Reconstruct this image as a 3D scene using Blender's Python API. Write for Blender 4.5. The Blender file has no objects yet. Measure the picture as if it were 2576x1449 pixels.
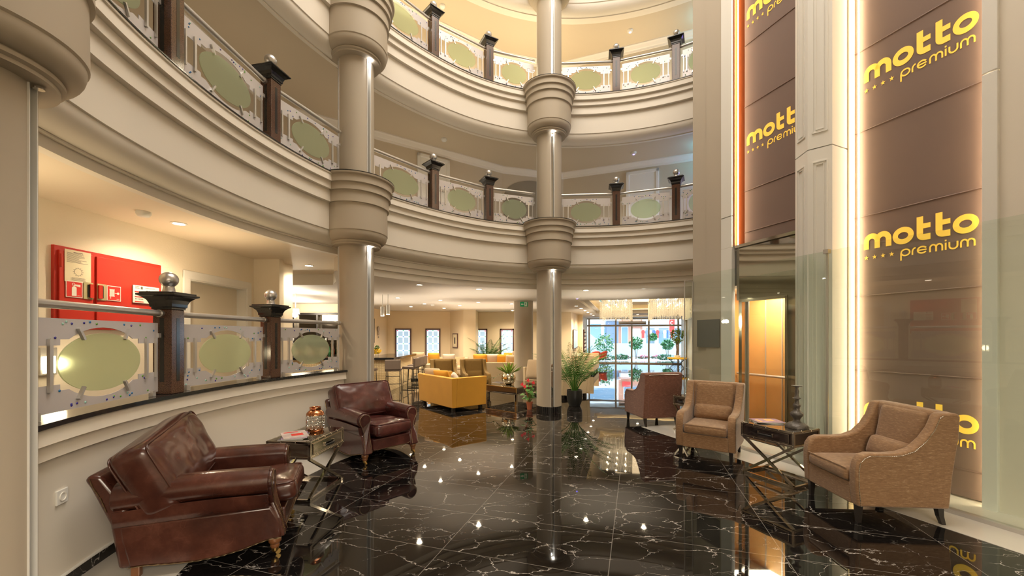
import bpy, bmesh, math, random
from mathutils import Vector, Matrix, noise
R = math.radians; PI = math.pi
sc = bpy.context.scene
C = sc.collection
random.seed(7)

# ------------------------------------------------------------------ camera, world, light, exposure
F = 1010.0; CX = 1288.0; HY = 846.0; EYE = 1.5
cd = bpy.data.cameras.new('camera'); cam = bpy.data.objects.new('camera', cd); C.objects.link(cam)
cam.location = (0, 0, EYE); cam.rotation_euler = (PI/2, 0, 0)
cd.sensor_width = 36.0; cd.lens = F/2576*36; cd.shift_y = (HY-724.5)/2576
cd.clip_start = 0.02; cd.clip_end = 300
sc.camera = cam
sc.view_settings.view_transform = 'Standard'; sc.view_settings.look = 'None'
sc.view_settings.gamma = 1.0; sc.view_settings.use_curve_mapping = False
sc.view_settings.exposure = 0.5
w = bpy.data.worlds.new('world'); sc.world = w; w.use_nodes = True
wb = w.node_tree.nodes['Background']
wb.inputs[0].default_value = (.72, .86, 1.0, 1); wb.inputs[1].default_value = 3.6
cy = sc.cycles
cy.max_bounces = 10; cy.diffuse_bounces = 5; cy.glossy_bounces = 5; cy.transmission_bounces = 6
cy.transparent_max_bounces = 16; cy.caustics_reflective = False; cy.caustics_refractive = False
cy.sample_clamp_indirect = 6.0; cy.sample_clamp_direct = 0.0

def light(kind, name, loc, power, color=(1, .86, .66), size=.1, rot=(0, 0, 0), spot=None, size_y=None, parent=None, blend=.6):
    l = bpy.data.lights.new(name, kind); l.energy = power; l.color = color
    if kind == 'AREA':
        l.size = size
        if size_y: l.shape = 'RECTANGLE'; l.size_y = size_y
    else: l.shadow_soft_size = size
    if spot: l.spot_size = spot; l.spot_blend = blend
    o = bpy.data.objects.new(name, l); C.objects.link(o); o.location = loc; o.rotation_euler = rot
    if parent: o.parent = parent
    return o
sun = light('SUN', 'sun', (10, 30, 30), 2.2, (1, .97, .92), .02, (R(-38), R(18), 0))
# glazed roof of the atrium
light('AREA', 'atrium_skylight_light', (1.3, 3.6, 10.7), 500, (1, .895, .765), 5.4)
light('AREA', 'rear_ceiling_fill', (1.2, -1.6, 2.42), 250, (1, .86, .68), 3.0, size_y=1.6)  # fill added near the ceiling behind the camera, no fixture there

# ------------------------------------------------------------------ materials
MATS = {}
def nd(nt, t, **k):
    n = nt.nodes.new(t)
    for a, b in k.items(): setattr(n, a, b)
    return n
def mat(name, col=(.8, .8, .8), rough=.5, metal=0., spec=.5, ior=1.5, coat=0., emit=None, es=1., var=0., vs=3., bump=0., bs=40., sheen=0., trans=0., alpha=1.):
    if name in MATS: return MATS[name]
    m = bpy.data.materials.new(name); m.use_nodes = True; nt = m.node_tree
    b = nt.nodes['Principled BSDF']
    b.inputs['Base Color'].default_value = (*col, 1); b.inputs['Roughness'].default_value = rough
    b.inputs['Metallic'].default_value = metal; b.inputs['IOR'].default_value = ior
    b.inputs['Specular IOR Level'].default_value = spec
    b.inputs['Coat Weight'].default_value = coat; b.inputs['Coat Roughness'].default_value = .12
    b.inputs['Sheen Weight'].default_value = sheen; b.inputs['Transmission Weight'].default_value = trans
    if emit: b.inputs['Emission Color'].default_value = (*emit, 1); b.inputs['Emission Strength'].default_value = es
    if var or bump:
        tc = nd(nt, 'ShaderNodeTexCoord')
    if var:
        n = nd(nt, 'ShaderNodeTexNoise'); n.inputs['Scale'].default_value = vs; n.inputs['Detail'].default_value = 4
        nt.links.new(tc.outputs['Object'], n.inputs['Vector'])
        mx = nd(nt, 'ShaderNodeMix', data_type='RGBA')
        nt.links.new(n.outputs['Fac'], mx.inputs['Factor'])
        mx.inputs[6].default_value = (*[c*(1-var) for c in col], 1); mx.inputs[7].default_value = (*[min(1, c*(1+var)) for c in col], 1)
        nt.links.new(mx.outputs[2], b.inputs['Base Color'])
    if bump:
        n = nd(nt, 'ShaderNodeTexNoise'); n.inputs['Scale'].default_value = bs; n.inputs['Detail'].default_value = 3
        nt.links.new(tc.outputs['Object'], n.inputs['Vector'])
        bp = nd(nt, 'ShaderNodeBump'); bp.inputs['Strength'].default_value = bump; bp.inputs['Distance'].default_value = .01
        nt.links.new(n.outputs['Fac'], bp.inputs['Height']); nt.links.new(bp.outputs[0], b.inputs['Normal'])
    MATS[name] = m; return m

def ramp(nt, stops, interp='LINEAR'):
    r = nd(nt, 'ShaderNodeValToRGB'); r.color_ramp.interpolation = interp
    e = r.color_ramp.elements
    while len(e) < len(stops): e.new(.5)
    for i, (p, c) in enumerate(stops):
        e[i].position = p; e[i].color = (*c, 1) if len(c) == 3 else c
    return r
def math_(nt, op, a, b=None, c=None):
    n = nd(nt, 'ShaderNodeMath', operation=op)
    for i, v in enumerate((a, b, c)):
        if v is None: continue
        if isinstance(v, (int, float)): n.inputs[i].default_value = v
        else: nt.links.new(v, n.inputs[i])
    return n.outputs[0]

def marble_mat(name, tiles=True):
    m = bpy.data.materials.new(name); m.use_nodes = True; nt = m.node_tree; b = nt.nodes['Principled BSDF']; L = nt.links.new
    tc = nd(nt, 'ShaderNodeTexCoord'); sep = nd(nt, 'ShaderNodeSeparateXYZ'); L(tc.outputs['Object'], sep.inputs[0])
    X, Y = sep.outputs[0], sep.outputs[1]
    # tile axes follow the entrance hall
    u = math_(nt, 'ADD', math_(nt, 'MULTIPLY', X, .9555), math_(nt, 'MULTIPLY', Y, -.2952))
    v = math_(nt, 'ADD', math_(nt, 'MULTIPLY', X, .2952), math_(nt, 'MULTIPLY', Y, .9555))
    us = math_(nt, 'DIVIDE', math_(nt, 'ADD', u, .167+11.37), 1.137); vs = math_(nt, 'DIVIDE', math_(nt, 'ADD', v, -2.56+11.7), .585)
    fu = math_(nt, 'FRACT', us); fv = math_(nt, 'FRACT', vs)
    du = math_(nt, 'MULTIPLY', math_(nt, 'MINIMUM', fu, math_(nt, 'SUBTRACT', 1., fu)), 1.137)
    dv = math_(nt, 'MULTIPLY', math_(nt, 'MINIMUM', fv, math_(nt, 'SUBTRACT', 1., fv)), .585)
    joint = math_(nt, 'LESS_THAN', math_(nt, 'MINIMUM', du, dv), .0024)
    # vein coordinates shift per tile
    cid = nd(nt, 'ShaderNodeCombineXYZ'); L(math_(nt, 'FLOOR', us), cid.inputs[0]); L(math_(nt, 'FLOOR', vs), cid.inputs[1])
    wn = nd(nt, 'ShaderNodeTexWhiteNoise'); L(cid.outputs[0], wn.inputs['Vector'])
    va = nd(nt, 'ShaderNodeVectorMath', operation='MULTIPLY_ADD'); L(wn.outputs['Color'], va.inputs[0]); va.inputs[1].default_value = (7, 7, 7); L(tc.outputs['Object'], va.inputs[2])
    mp = nd(nt, 'ShaderNodeMapping'); L((va if tiles else tc).outputs[0 if tiles else 'Object'], mp.inputs[0]); mp.inputs['Rotation'].default_value = (0, 0, R(35)); mp.inputs['Scale'].default_value = (1.1, 2.0, 1)
    nz = nd(nt, 'ShaderNodeTexNoise'); L(mp.outputs[0], nz.inputs['Vector']); nz.inputs['Scale'].default_value = 2.6; nz.inputs['Detail'].default_value = 6; nz.inputs['Roughness'].default_value = .6
    wv = nd(nt, 'ShaderNodeVectorMath', operation='MULTIPLY_ADD'); L(nz.outputs['Color'], wv.inputs[0]); wv.inputs[1].default_value = (.42, .42, .42); L(mp.outputs[0], wv.inputs[2])
    vo = nd(nt, 'ShaderNodeTexVoronoi', feature='DISTANCE_TO_EDGE'); L(wv.outputs[0], vo.inputs['Vector']); vo.inputs['Scale'].default_value = 2.2
    n2 = nd(nt, 'ShaderNodeTexNoise'); L(mp.outputs[0], n2.inputs['Vector']); n2.inputs['Scale'].default_value = 2.6; n2.inputs['Detail'].default_value = 3
    wid = ramp(nt, [(.38, (0, 0, 0)), (.74, (1, 1, 1))]); L(n2.outputs['Fac'], wid.inputs[0])
    thr = math_(nt, 'MULTIPLY', wid.outputs[0], .019)
    vein = math_(nt, 'MULTIPLY', math_(nt, 'SUBTRACT', 1., math_(nt, 'SMOOTHSTEP' if False else 'DIVIDE', vo.outputs['Distance'], math_(nt, 'ADD', thr, .0035))), 1.)
    brk = ramp(nt, [(.36, (0, 0, 0)), (.50, (1, 1, 1))]); nb = nd(nt, 'ShaderNodeTexNoise'); L(mp.outputs[0], nb.inputs['Vector']); nb.inputs['Scale'].default_value = 3.7; nb.inputs['Detail'].default_value = 2; L(nb.outputs['Fac'], brk.inputs[0])
    vein = math_(nt, 'MULTIPLY', math_(nt, 'MAXIMUM', vein, 0.), brk.outputs[0])
    vo2 = nd(nt, 'ShaderNodeTexVoronoi', feature='DISTANCE_TO_EDGE'); L(wv.outputs[0], vo2.inputs['Vector']); vo2.inputs['Scale'].default_value = 4.2
    v2 = math_(nt, 'MAXIMUM', math_(nt, 'SUBTRACT', 1., math_(nt, 'DIVIDE', vo2.outputs['Distance'], .012)), 0.)
    n3 = nd(nt, 'ShaderNodeTexNoise'); L(mp.outputs[0], n3.inputs['Vector']); n3.inputs['Scale'].default_value = 3.3
    r3 = ramp(nt, [(.56, (0, 0, 0)), (.66, (1, 1, 1))]); L(n3.outputs['Fac'], r3.inputs[0])
    v2 = math_(nt, 'MULTIPLY', math_(nt, 'MULTIPLY', v2, r3.outputs[0]), .6)
    vv = math_(nt, 'MINIMUM', math_(nt, 'ADD', vein, v2), 1.)
    if tiles: vv = math_(nt, 'MAXIMUM', vv, math_(nt, 'MULTIPLY', joint, .55))
    cr = ramp(nt, [(0, (.006, .0052, .0050)), (.5, (.12, .11, .10)), (1, (.55, .52, .49))]); L(vv, cr.inputs[0]); L(cr.outputs[0], b.inputs['Base Color'])
    b.inputs['Roughness'].default_value = .025; b.inputs['IOR'].default_value = 1.62
    bn = nd(nt, 'ShaderNodeTexNoise'); L(tc.outputs['Object'], bn.inputs['Vector']); bn.inputs['Scale'].default_value = 1.7; bn.inputs['Detail'].default_value = 1
    bp = nd(nt, 'ShaderNodeBump'); bp.inputs['Strength'].default_value = .06; bp.inputs['Distance'].default_value = .02; L(bn.outputs['Fac'], bp.inputs['Height']); L(bp.outputs[0], b.inputs['Normal'])
    MATS[name] = m; return m
def speckle_mat(name, a, b_, scale=180, rough=.12):
    m = bpy.data.materials.new(name); m.use_nodes = True; nt = m.node_tree; b = nt.nodes['Principled BSDF']; L = nt.links.new
    tc = nd(nt, 'ShaderNodeTexCoord'); n = nd(nt, 'ShaderNodeTexNoise'); n.inputs['Scale'].default_value = scale; n.inputs['Detail'].default_value = 3; L(tc.outputs['Object'], n.inputs['Vector'])
    cr = ramp(nt, [(.35, a), (.62, b_)]); L(n.outputs['Fac'], cr.inputs[0]); L(cr.outputs[0], b.inputs['Base Color'])
    b.inputs['Roughness'].default_value = rough; MATS[name] = m; return m
def leather_mat(name, dark, mid, light_):
    m = bpy.data.materials.new(name); m.use_nodes = True; nt = m.node_tree; b = nt.nodes['Principled BSDF']; L = nt.links.new
    tc = nd(nt, 'ShaderNodeTexCoord')
    n = nd(nt, 'ShaderNodeTexNoise'); n.inputs['Scale'].default_value = 4.5; n.inputs['Detail'].default_value = 5; n.inputs['Roughness'].default_value = .6; L(tc.outputs['Object'], n.inputs['Vector'])
    cr = ramp(nt, [(.3, dark), (.55, mid), (.8, light_)]); L(n.outputs['Fac'], cr.inputs[0])
    # fine pale scratches
    n1 = nd(nt, 'ShaderNodeTexNoise'); n1.inputs['Scale'].default_value = 3; L(tc.outputs['Object'], n1.inputs['Vector'])
    wv = nd(nt, 'ShaderNodeVectorMath', operation='MULTIPLY_ADD'); L(n1.outputs['Color'], wv.inputs[0]); wv.inputs[1].default_value = (.35, .35, .35); L(tc.outputs['Object'], wv.inputs[2])
    vo = nd(nt, 'ShaderNodeTexVoronoi', feature='DISTANCE_TO_EDGE'); vo.inputs['Scale'].default_value = 9; vo.inputs['Randomness'].default_value = 1; L(wv.outputs[0], vo.inputs['Vector'])
    s = math_(nt, 'MAXIMUM', math_(nt, 'SUBTRACT', 1., math_(nt, 'DIVIDE', vo.outputs['Distance'], .008)), 0.)
    n2 = nd(nt, 'ShaderNodeTexNoise'); n2.inputs['Scale'].default_value = 5; L(tc.outputs['Object'], n2.inputs['Vector'])
    r2 = ramp(nt, [(.48, (0, 0, 0)), (.62, (1, 1, 1))]); L(n2.outputs['Fac'], r2.inputs[0])
    mx = nd(nt, 'ShaderNodeMix', data_type='RGBA'); L(math_(nt, 'MULTIPLY', math_(nt, 'MULTIPLY', s, r2.outputs[0]), .22), mx.inputs['Factor']); L(cr.outputs[0], mx.inputs[6]); mx.inputs[7].default_value = (*[c*1.9+.02 for c in light_], 1)
    L(mx.outputs[2], b.inputs['Base Color'])
    b.inputs['Roughness'].default_value = .27; b.inputs['Coat Weight'].default_value = .5; b.inputs['Coat Roughness'].default_value = .16
    g = nd(nt, 'ShaderNodeTexNoise'); g.inputs['Scale'].default_value = 7; g.inputs['Detail'].default_value = 6; L(tc.outputs['Object'], g.inputs['Vector'])
    bp = nd(nt, 'ShaderNodeBump'); bp.inputs['Strength'].default_value = .22; bp.inputs['Distance'].default_value = .02; L(g.outputs['Fac'], bp.inputs['Height']); L(bp.outputs[0], b.inputs['Normal'])
    MATS[name] = m; return m
def slub_mat(name, a, b_, fleck, sheen=.3):
    m = bpy.data.materials.new(name); m.use_nodes = True; nt = m.node_tree; b = nt.nodes['Principled BSDF']; L = nt.links.new
    tc = nd(nt, 'ShaderNodeTexCoord')
    mp = nd(nt, 'ShaderNodeMapping'); mp.inputs['Scale'].default_value = (16, 16, 70); L(tc.outputs['Object'], mp.inputs[0])
    n = nd(nt, 'ShaderNodeTexNoise'); n.inputs['Scale'].default_value = 1.6; n.inputs['Detail'].default_value = 5; n.inputs['Roughness'].default_value = .7; L(mp.outputs[0], n.inputs['Vector'])
    cr = ramp(nt, [(.33, a), (.56, b_), (.68, fleck)]); L(n.outputs['Fac'], cr.inputs[0]); L(cr.outputs[0], b.inputs['Base Color'])
    b.inputs['Roughness'].default_value = .75; b.inputs['Sheen Weight'].default_value = sheen
    bp = nd(nt, 'ShaderNodeBump'); bp.inputs['Strength'].default_value = .25; bp.inputs['Distance'].default_value = .004; L(n.outputs['Fac'], bp.inputs['Height']); L(bp.outputs[0], b.inputs['Normal'])
    MATS[name] = m; return m
def glass_mat(name, tint=(.86, .93, .88), refl=1.0, rough=.0):
    m = bpy.data.materials.new(name); m.use_nodes = True; nt = m.node_tree; nt.nodes.clear(); L = nt.links.new
    out = nd(nt, 'ShaderNodeOutputMaterial'); mx = nd(nt, 'ShaderNodeMixShader'); t = nd(nt, 'ShaderNodeBsdfTransparent'); g = nd(nt, 'ShaderNodeBsdfGlossy')
    t.inputs[0].default_value = (*tint, 1); g.inputs['Roughness'].default_value = rough
    fr = nd(nt, 'ShaderNodeFresnel'); fr.inputs[0].default_value = 1.5
    ge = nd(nt, 'ShaderNodeNewGeometry'); L(math_(nt, 'MULTIPLY', math_(nt, 'MULTIPLY', fr.outputs[0], refl), math_(nt, 'SUBTRACT', 1., ge.outputs['Backfacing'])), mx.inputs[0]); L(t.outputs[0], mx.inputs[1]); L(g.outputs[0], mx.inputs[2]); L(mx.outputs[0], out.inputs[0])
    MATS[name] = m; return m
def frosted_mat(name, col):
    m = bpy.data.materials.new(name); m.use_nodes = True; nt = m.node_tree; nt.nodes.clear(); L = nt.links.new
    out = nd(nt, 'ShaderNodeOutputMaterial'); d = nd(nt, 'ShaderNodeBsdfDiffuse'); t = nd(nt, 'ShaderNodeBsdfTranslucent'); r = nd(nt, 'ShaderNodeBsdfRefraction')
    d.inputs[0].default_value = (*col, 1); t.inputs[0].default_value = (*col, 1); r.inputs[0].default_value = (*col, 1); r.inputs['Roughness'].default_value = .55; r.inputs['IOR'].default_value = 1.02
    a = nd(nt, 'ShaderNodeMixShader'); a.inputs[0].default_value = .45; L(d.outputs[0], a.inputs[1]); L(t.outputs[0], a.inputs[2])
    b = nd(nt, 'ShaderNodeMixShader'); b.inputs[0].default_value = .72; L(a.outputs[0], b.inputs[1]); L(r.outputs[0], b.inputs[2]); L(b.outputs[0], out.inputs[0])
    MATS[name] = m; return m

cream = mat('cream_plaster', (.79, .735, .645), .6, var=.02, vs=1.2, bump=.05, bs=30)
taupe = mat('taupe_plaster', (.45, .39, .305), .62, var=.02, vs=1.2)
wallp = mat('warm_wall_paint', (.84, .76, .62), .6, var=.03, vs=2., bump=.15, bs=60)
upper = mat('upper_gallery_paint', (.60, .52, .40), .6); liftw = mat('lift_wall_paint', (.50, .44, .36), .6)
white = mat('white_paint', (.82, .81, .77), .4)
ceilm = mat('ceiling_paint', (.80, .75, .68), .7)
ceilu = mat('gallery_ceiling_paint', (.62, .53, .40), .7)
black_marble = marble_mat('black_marble'); black_ledge = marble_mat('black_marble_skirting', False)
pale_stone = mat('pale_stone', (.62, .59, .53), .10, var=.08, vs=2.5)
tan_tile = mat('tan_tile', (.62, .50, .36), .15, var=.1, vs=2)
black_granite = mat('black_granite', (.02, .02, .02), .12, var=.4, vs=40)
brown_granite = speckle_mat('brown_granite', (.022, .011, .008), (.15, .075, .048))
silver = mat('silver_paint', (.62, .60, .58), .28, metal=.85)
alu = mat('brushed_aluminium', (.60, .58, .55), .33, metal=.7)
plate = mat('painted_steel_plate', (.58, .55, .55), .35, metal=.25)
chrome = mat('chrome', (.78, .76, .72), .06, metal=1)
nickel = mat('polished_nickel', (.60, .55, .47), .09, metal=1)
mirror = mat('mirror', (.75, .76, .74), .015, metal=1)
smoked = mat('smoked_mirror', (.16, .13, .12), .05, metal=.9)
steel_mirror = mat('polished_steel', (.42, .39, .33), .04, metal=1, bump=.05, bs=1.5)
leather = leather_mat('burgundy_leather', (.040, .012, .008), (.082, .025, .016), (.16, .06, .038))
leather2 = leather_mat('dark_burgundy_leather', (.045, .013, .011), (.090, .024, .021), (.16, .05, .042))
slub = slub_mat('brown_slub_fabric', (.19, .10, .043), (.27, .15, .068), (.38, .25, .14))
slub_red = slub_mat('russet_slub_fabric', (.15, .058, .036), (.22, .092, .058), (.33, .17, .11))
olive = mat('olive_fabric', (.20, .12, .03), .85, sheen=.0, var=.15, vs=20)
yellow = mat('mustard_velvet', (.60, .29, .022), .8, sheen=.12, var=.1, vs=4)
beige = mat('beige_fabric', (.52, .41, .26), .85, sheen=.3, var=.06, vs=30)
beige2 = mat('sand_pillow_fabric', (.50, .38, .25), .8, sheen=.3, var=.06, vs=30)
greyp = mat('pearl_pillow_fabric', (.48, .40, .33), .6, sheen=.3)
darkleg = mat('dark_wood', (.018, .014, .012), .35)
wood_leg = mat('turned_wood', (.22, .085, .03), .3, coat=.4)
brass = mat('brass', (.55, .36, .12), .3, metal=1)
blackm = mat('black_metal', (.02, .02, .02), .4, metal=.4)
brownst = mat('brown_vinyl', (.105, .075, .06), .5)
redcab = mat('red_enamel', (.55, .035, .02), .35, var=.06, vs=3)
redsign = mat('red_sign', (.72, .04, .03), .4)
signw = mat('sign_white', (.85, .82, .75), .5)
paper = mat('paper', (.78, .68, .48), .7)
ink = mat('ink', (.12, .10, .08), .7)
banner = mat('banner_fabric', (.165, .108, .088), .7, var=.05, vs=2, sheen=.2)
gold = mat('banner_yellow', (.95, .60, .08), .6, emit=(1., .62, .08), es=.25)
glassS = glass_mat('screen_glass', (.93, .965, .935), 1.5)
glassE = glass_mat('entrance_glass', (.95, .97, .97), 1.)
glassC = glass_mat('clear_glass', (.96, .97, .97), 2.)
frost = frosted_mat('frosted_glass', (.89, .965, .78))
frost_w = frosted_mat('frosted_glass_warm', (.80, .84, .60))
oak = mat('honey_wood', (.60, .31, .10), .35, var=.1, vs=5)
ledw = mat('led_warm', (1, 1, 1), .5, emit=(1, .77, .48), es=36)
ledc = mat('led_cool', (1, 1, 1), .5, emit=(1, .97, .92), es=60)
covel = mat('cove_glow', (1, .9, .7), .5, emit=(1, .70, .30), es=2.4)
lamp = mat('lamp_glow', (1, 1, 1), .5, emit=(1, .86, .62), es=28)
blueled = mat('blue_led', (.1, .1, 1), .5, emit=(.2, .15, 1), es=6)
leafg = mat('leaf_green', (.055, .165, .02), .45, var=.35, vs=9)
leafy = mat('fresh_leaf', (.22, .34, .04), .45, var=.3, vs=9)
leafd = mat('dark_leaf', (.03, .10, .03), .35, var=.3, vs=9)
stemg = mat('green_stem', (.16, .22, .05), .5)
bark = mat('bark', (.24, .17, .12), .8, var=.3, vs=20)
terra = mat('terracotta', (.50, .15, .07), .7)
redfl = mat('red_spathe', (.80, .05, .07), .3)
pinkfl = mat('pink_blossom', (.8, .12, .25), .5)
yelfl = mat('yellow_blossom', (.85, .6, .02), .5)
orange = mat('burnt_orange_velvet', (.48, .05, .02), .6)
bead = mat('crystal_bead', (.9, .85, .75), .15, emit=(1, .78, .46), es=.3)
pewter = mat('aged_pewter', (.11, .10, .09), .45, metal=.6, bump=.4, bs=60)
copper = mat('copper', (.62, .26, .12), .15, metal=1)
winframe = mat('brown_window_frame', (.12, .06, .05), .5)
exitg = mat('exit_green', (.0, .22, .07), .4, emit=(0, .3, .1), es=.15)
hexm = None

# ------------------------------------------------------------------ mesh builder
class MB:
    def __init__(s): s.v = []; s.f = []; s.mi = []; s.M = Matrix.Identity(4); s.m = 0
    def add(s, vs, fs):
        o = len(s.v); s.v += [tuple(s.M @ Vector(p)) for p in vs]; s.f += [tuple(i+o for i in f) for f in fs]; s.mi += [s.m]*len(fs); return s
    def box(s, c, d, rz=0, M=None):
        x, y, z = d[0]/2, d[1]/2, d[2]/2
        T = Matrix.Translation(c) @ (M if M else Matrix.Rotation(rz, 4, 'Z'))
        vs = [tuple(T @ Vector(p)) for p in ((-x,-y,-z),(x,-y,-z),(x,y,-z),(-x,y,-z),(-x,-y,z),(x,-y,z),(x,y,z),(-x,y,z))]
        return s.add(vs, [(0,3,2,1),(4,5,6,7),(0,1,5,4),(1,2,6,5),(2,3,7,6),(3,0,4,7)])
    def lathe(s, prof, c=(0,0,0), n=32, cap=True, rfun=None):
        vs = []; fs = []
        for r, z in prof:
            for k in range(n):
                a = 2*PI*k/n; rr = r*(rfun(a, z) if rfun else 1)
                vs.append((c[0]+rr*math.cos(a), c[1]+rr*math.sin(a), c[2]+z))
        for i in range(len(prof)-1):
            for k in range(n):
                k2 = (k+1) % n; fs.append((i*n+k, i*n+k2, (i+1)*n+k2, (i+1)*n+k))
        if cap: fs.append(tuple(range(n-1, -1, -1))); fs.append(tuple((len(prof)-1)*n+k for k in range(n)))
        return s.add(vs, fs)
    def tube(s, pts, r, n=8, closed=False, cap=True):
        pts = [Vector(p) for p in pts]; N = len(pts); vs = []; fs = []
        rs = r if isinstance(r, (list, tuple)) else [r]*N
        prev = None
        for i, p in enumerate(pts):
            a = pts[(i-1) % N] if (i or closed) else p; b = pts[(i+1) % N] if (i < N-1 or closed) else p
            t = (b-a).normalized()
            up = Vector((0,0,1)) if abs(t.z) < .95 else Vector((1,0,0))
            if prev is not None:
                q = prev - t*prev.dot(t)
                x = q.normalized() if q.length > 1e-4 else t.cross(up).normalized()
            else: x = t.cross(up).normalized()
            prev = x; y = t.cross(x)
            for k in range(n):
                g = 2*PI*k/n; vs.append(tuple(p + (x*math.cos(g)+y*math.sin(g))*rs[i]))
        for i in range(N if closed else N-1):
            j = (i+1) % N
            for k in range(n): k2 = (k+1) % n; fs.append((i*n+k, i*n+k2, j*n+k2, j*n+k))
        if cap and not closed: fs.append(tuple(range(n-1,-1,-1))); fs.append(tuple((N-1)*n+k for k in range(n)))
        return s.add(vs, fs)
    def bar(s, a, b, w_=.02, h=.02):
        a = Vector(a); b = Vector(b); d = b-a; L = d.length
        q = d.to_track_quat('X', 'Z').to_matrix().to_4x4()
        return s.box((a+b)/2, (L, w_, h), M=q)
    def prism(s, poly, z0, z1, fn=None):
        """poly in 2D extruded z0..z1; fn maps (u,v,w)->xyz"""
        fn = fn or (lambda u, v, w: (u, v, w))
        n = len(poly); vs = [fn(u, v, z0) for u, v in poly] + [fn(u, v, z1) for u, v in poly]
        fs = [tuple(range(n-1,-1,-1)), tuple(range(n, 2*n))] + [(i, (i+1) % n, n+(i+1) % n, n+i) for i in range(n)]
        return s.add(vs, fs)
    def sphere(s, c, r, n=16, m=10):
        r = r if isinstance(r, (tuple, list)) else (r, r, r)
        vs = [(c[0], c[1], c[2]-r[2])]; fs = []
        for i in range(1, m):
            t = -PI/2+PI*i/m
            for k in range(n): a = 2*PI*k/n; vs.append((c[0]+r[0]*math.cos(t)*math.cos(a), c[1]+r[1]*math.cos(t)*math.sin(a), c[2]+r[2]*math.sin(t)))
        vs.append((c[0], c[1], c[2]+r[2]))
        for k in range(n): fs.append((0, 1+(k+1) % n, 1+k)); fs.append((len(vs)-1, 1+(m-2)*n+k, 1+(m-2)*n+(k+1) % n))
        for i in range(m-2):
            for k in range(n): k2 = (k+1) % n; a = 1+i*n; fs.append((a+k, a+k2, a+n+k2, a+n+k))
        return s.add(vs, fs)
    def sweep(s, prof, path, closed_prof=True, caps=True):
        """prof [(off,z)], path [(x,y,nx,ny)]"""
        P = len(prof); vs = []; fs = []
        for (x, y, nx, ny) in path:
            for o, z in prof: vs.append((x+nx*o, y+ny*o, z))
        rng = P if closed_prof else P-1
        for i in range(len(path)-1):
            for j in range(rng): j2 = (j+1) % P; fs.append((i*P+j, i*P+j2, (i+1)*P+j2, (i+1)*P+j))
        if caps and closed_prof: fs.append(tuple(range(P))); fs.append(tuple((len(path)-1)*P+j for j in range(P-1,-1,-1)))
        return s.add(vs, fs)
    def cushion(s, size, c=(0,0,0), M=None, puff=.35, rad=.25, n=12, wr=0., seed=0, k=.6):
        """rounded, crowned pillow: size=(x,y,z), z the thin way"""
        T = Matrix.Translation(c) @ (M if M else Matrix.Identity(4)); vs = []; fs = []; idx = {}
        sx, sy, sz = [q/2 for q in size]; rr = rad*min(sx, sy, sz)*2
        def P(a, b, d):
            key = (round(a, 4), round(b, 4), round(d, 4))
            if key in idx: return idx[key]
            p = Vector((a*sx, b*sy, d*sz)); q = Vector([max(-h+rr, min(h-rr, t)) for t, h in zip(p, (sx, sy, sz))])
            dd = p-q
            if dd.length > 1e-6: p = q + dd.normalized()*rr
            pf = max(0, math.cos(a*PI/2))**k * max(0, math.cos(b*PI/2))**k
            p.z *= (1-puff)+puff*pf*1.15
            if wr:
                nv = noise.noise(Vector((p.x*9+seed, p.y*9, p.z*4)))+.5*noise.noise(Vector((p.x*21, p.y*21+seed, p.z*9)))
                p += Vector((0, 0, 1 if d > 0 else -1))*wr*nv*min(1, pf+.35)
            idx[key] = len(vs); vs.append(tuple(T @ p)); return idx[key]
        g = [-1+2*i/n for i in range(n+1)]; m = max(4, n//3); h = [-1+2*i/m for i in range(m+1)]
        for i in range(n):
            for j in range(n):
                a, a2, b, b2 = g[i], g[i+1], g[j], g[j+1]
                fs.append((P(a,b,1), P(a2,b,1), P(a2,b2,1), P(a,b2,1))); fs.append((P(a,b,-1), P(a,b2,-1), P(a2,b2,-1), P(a2,b,-1)))
            for j in range(m):
                a, a2, b, b2 = g[i], g[i+1], h[j], h[j+1]
                fs.append((P(a,-1,b), P(a2,-1,b), P(a2,-1,b2), P(a,-1,b2))); fs.append((P(a,1,b), P(a,1,b2), P(a2,1,b2), P(a2,1,b)))
                fs.append((P(-1,a,b), P(-1,a,b2), P(-1,a2,b2), P(-1,a2,b))); fs.append((P(1,a,b), P(1,a2,b), P(1,a2,b2), P(1,a,b2)))
        return s.add(vs, fs)
    def build(s, name, m, parent=None, smooth=False, bevel=0, sub=0, seg=2, ang=35, recalc=True):
        me = bpy.data.meshes.new(name); me.from_pydata(s.v, [], s.f)
        for mm in (m if isinstance(m, (list, tuple)) else [m]): me.materials.append(mm)
        if isinstance(m, (list, tuple)): me.polygons.foreach_set('material_index', s.mi)
        if recalc:
            b = bmesh.new(); b.from_mesh(me); bmesh.ops.recalc_face_normals(b, faces=b.faces); b.to_mesh(me); b.free()
        if smooth:
            me.polygons.foreach_set('use_smooth', [True]*len(me.polygons))
            if smooth != 'all':
                try: me.set_sharp_from_angle(angle=R(smooth if smooth > 1 else 40))
                except Exception: pass
        me.update()
        o = bpy.data.objects.new(name, me); C.objects.link(o)
        if parent: o.parent = parent
        if bevel:
            md = o.modifiers.new('bevel', 'BEVEL'); md.width = bevel; md.segments = seg; md.limit_method = 'ANGLE'; md.angle_limit = R(ang)
        if sub: md = o.modifiers.new('sub', 'SUBSURF'); md.levels = sub; md.render_levels = sub
        return o
def tag(o, label, cat=None, group=None, kind=None):
    o['label'] = label
    if cat: o['category'] = cat
    if group: o['group'] = group
    if kind: o['kind'] = kind
    return o
def struct(o): o['kind'] = 'structure'; return o
def thing(name, label, cat, loc=(0,0,0), rz=0, group=None):
    o = bpy.data.objects.new(name, None); C.objects.link(o); o.location = loc; o.rotation_euler = (0,0,rz); o.empty_display_size = .1
    return tag(o, label, cat, group)
def kids(o): return KIDS.get(o.name, [])
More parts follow.
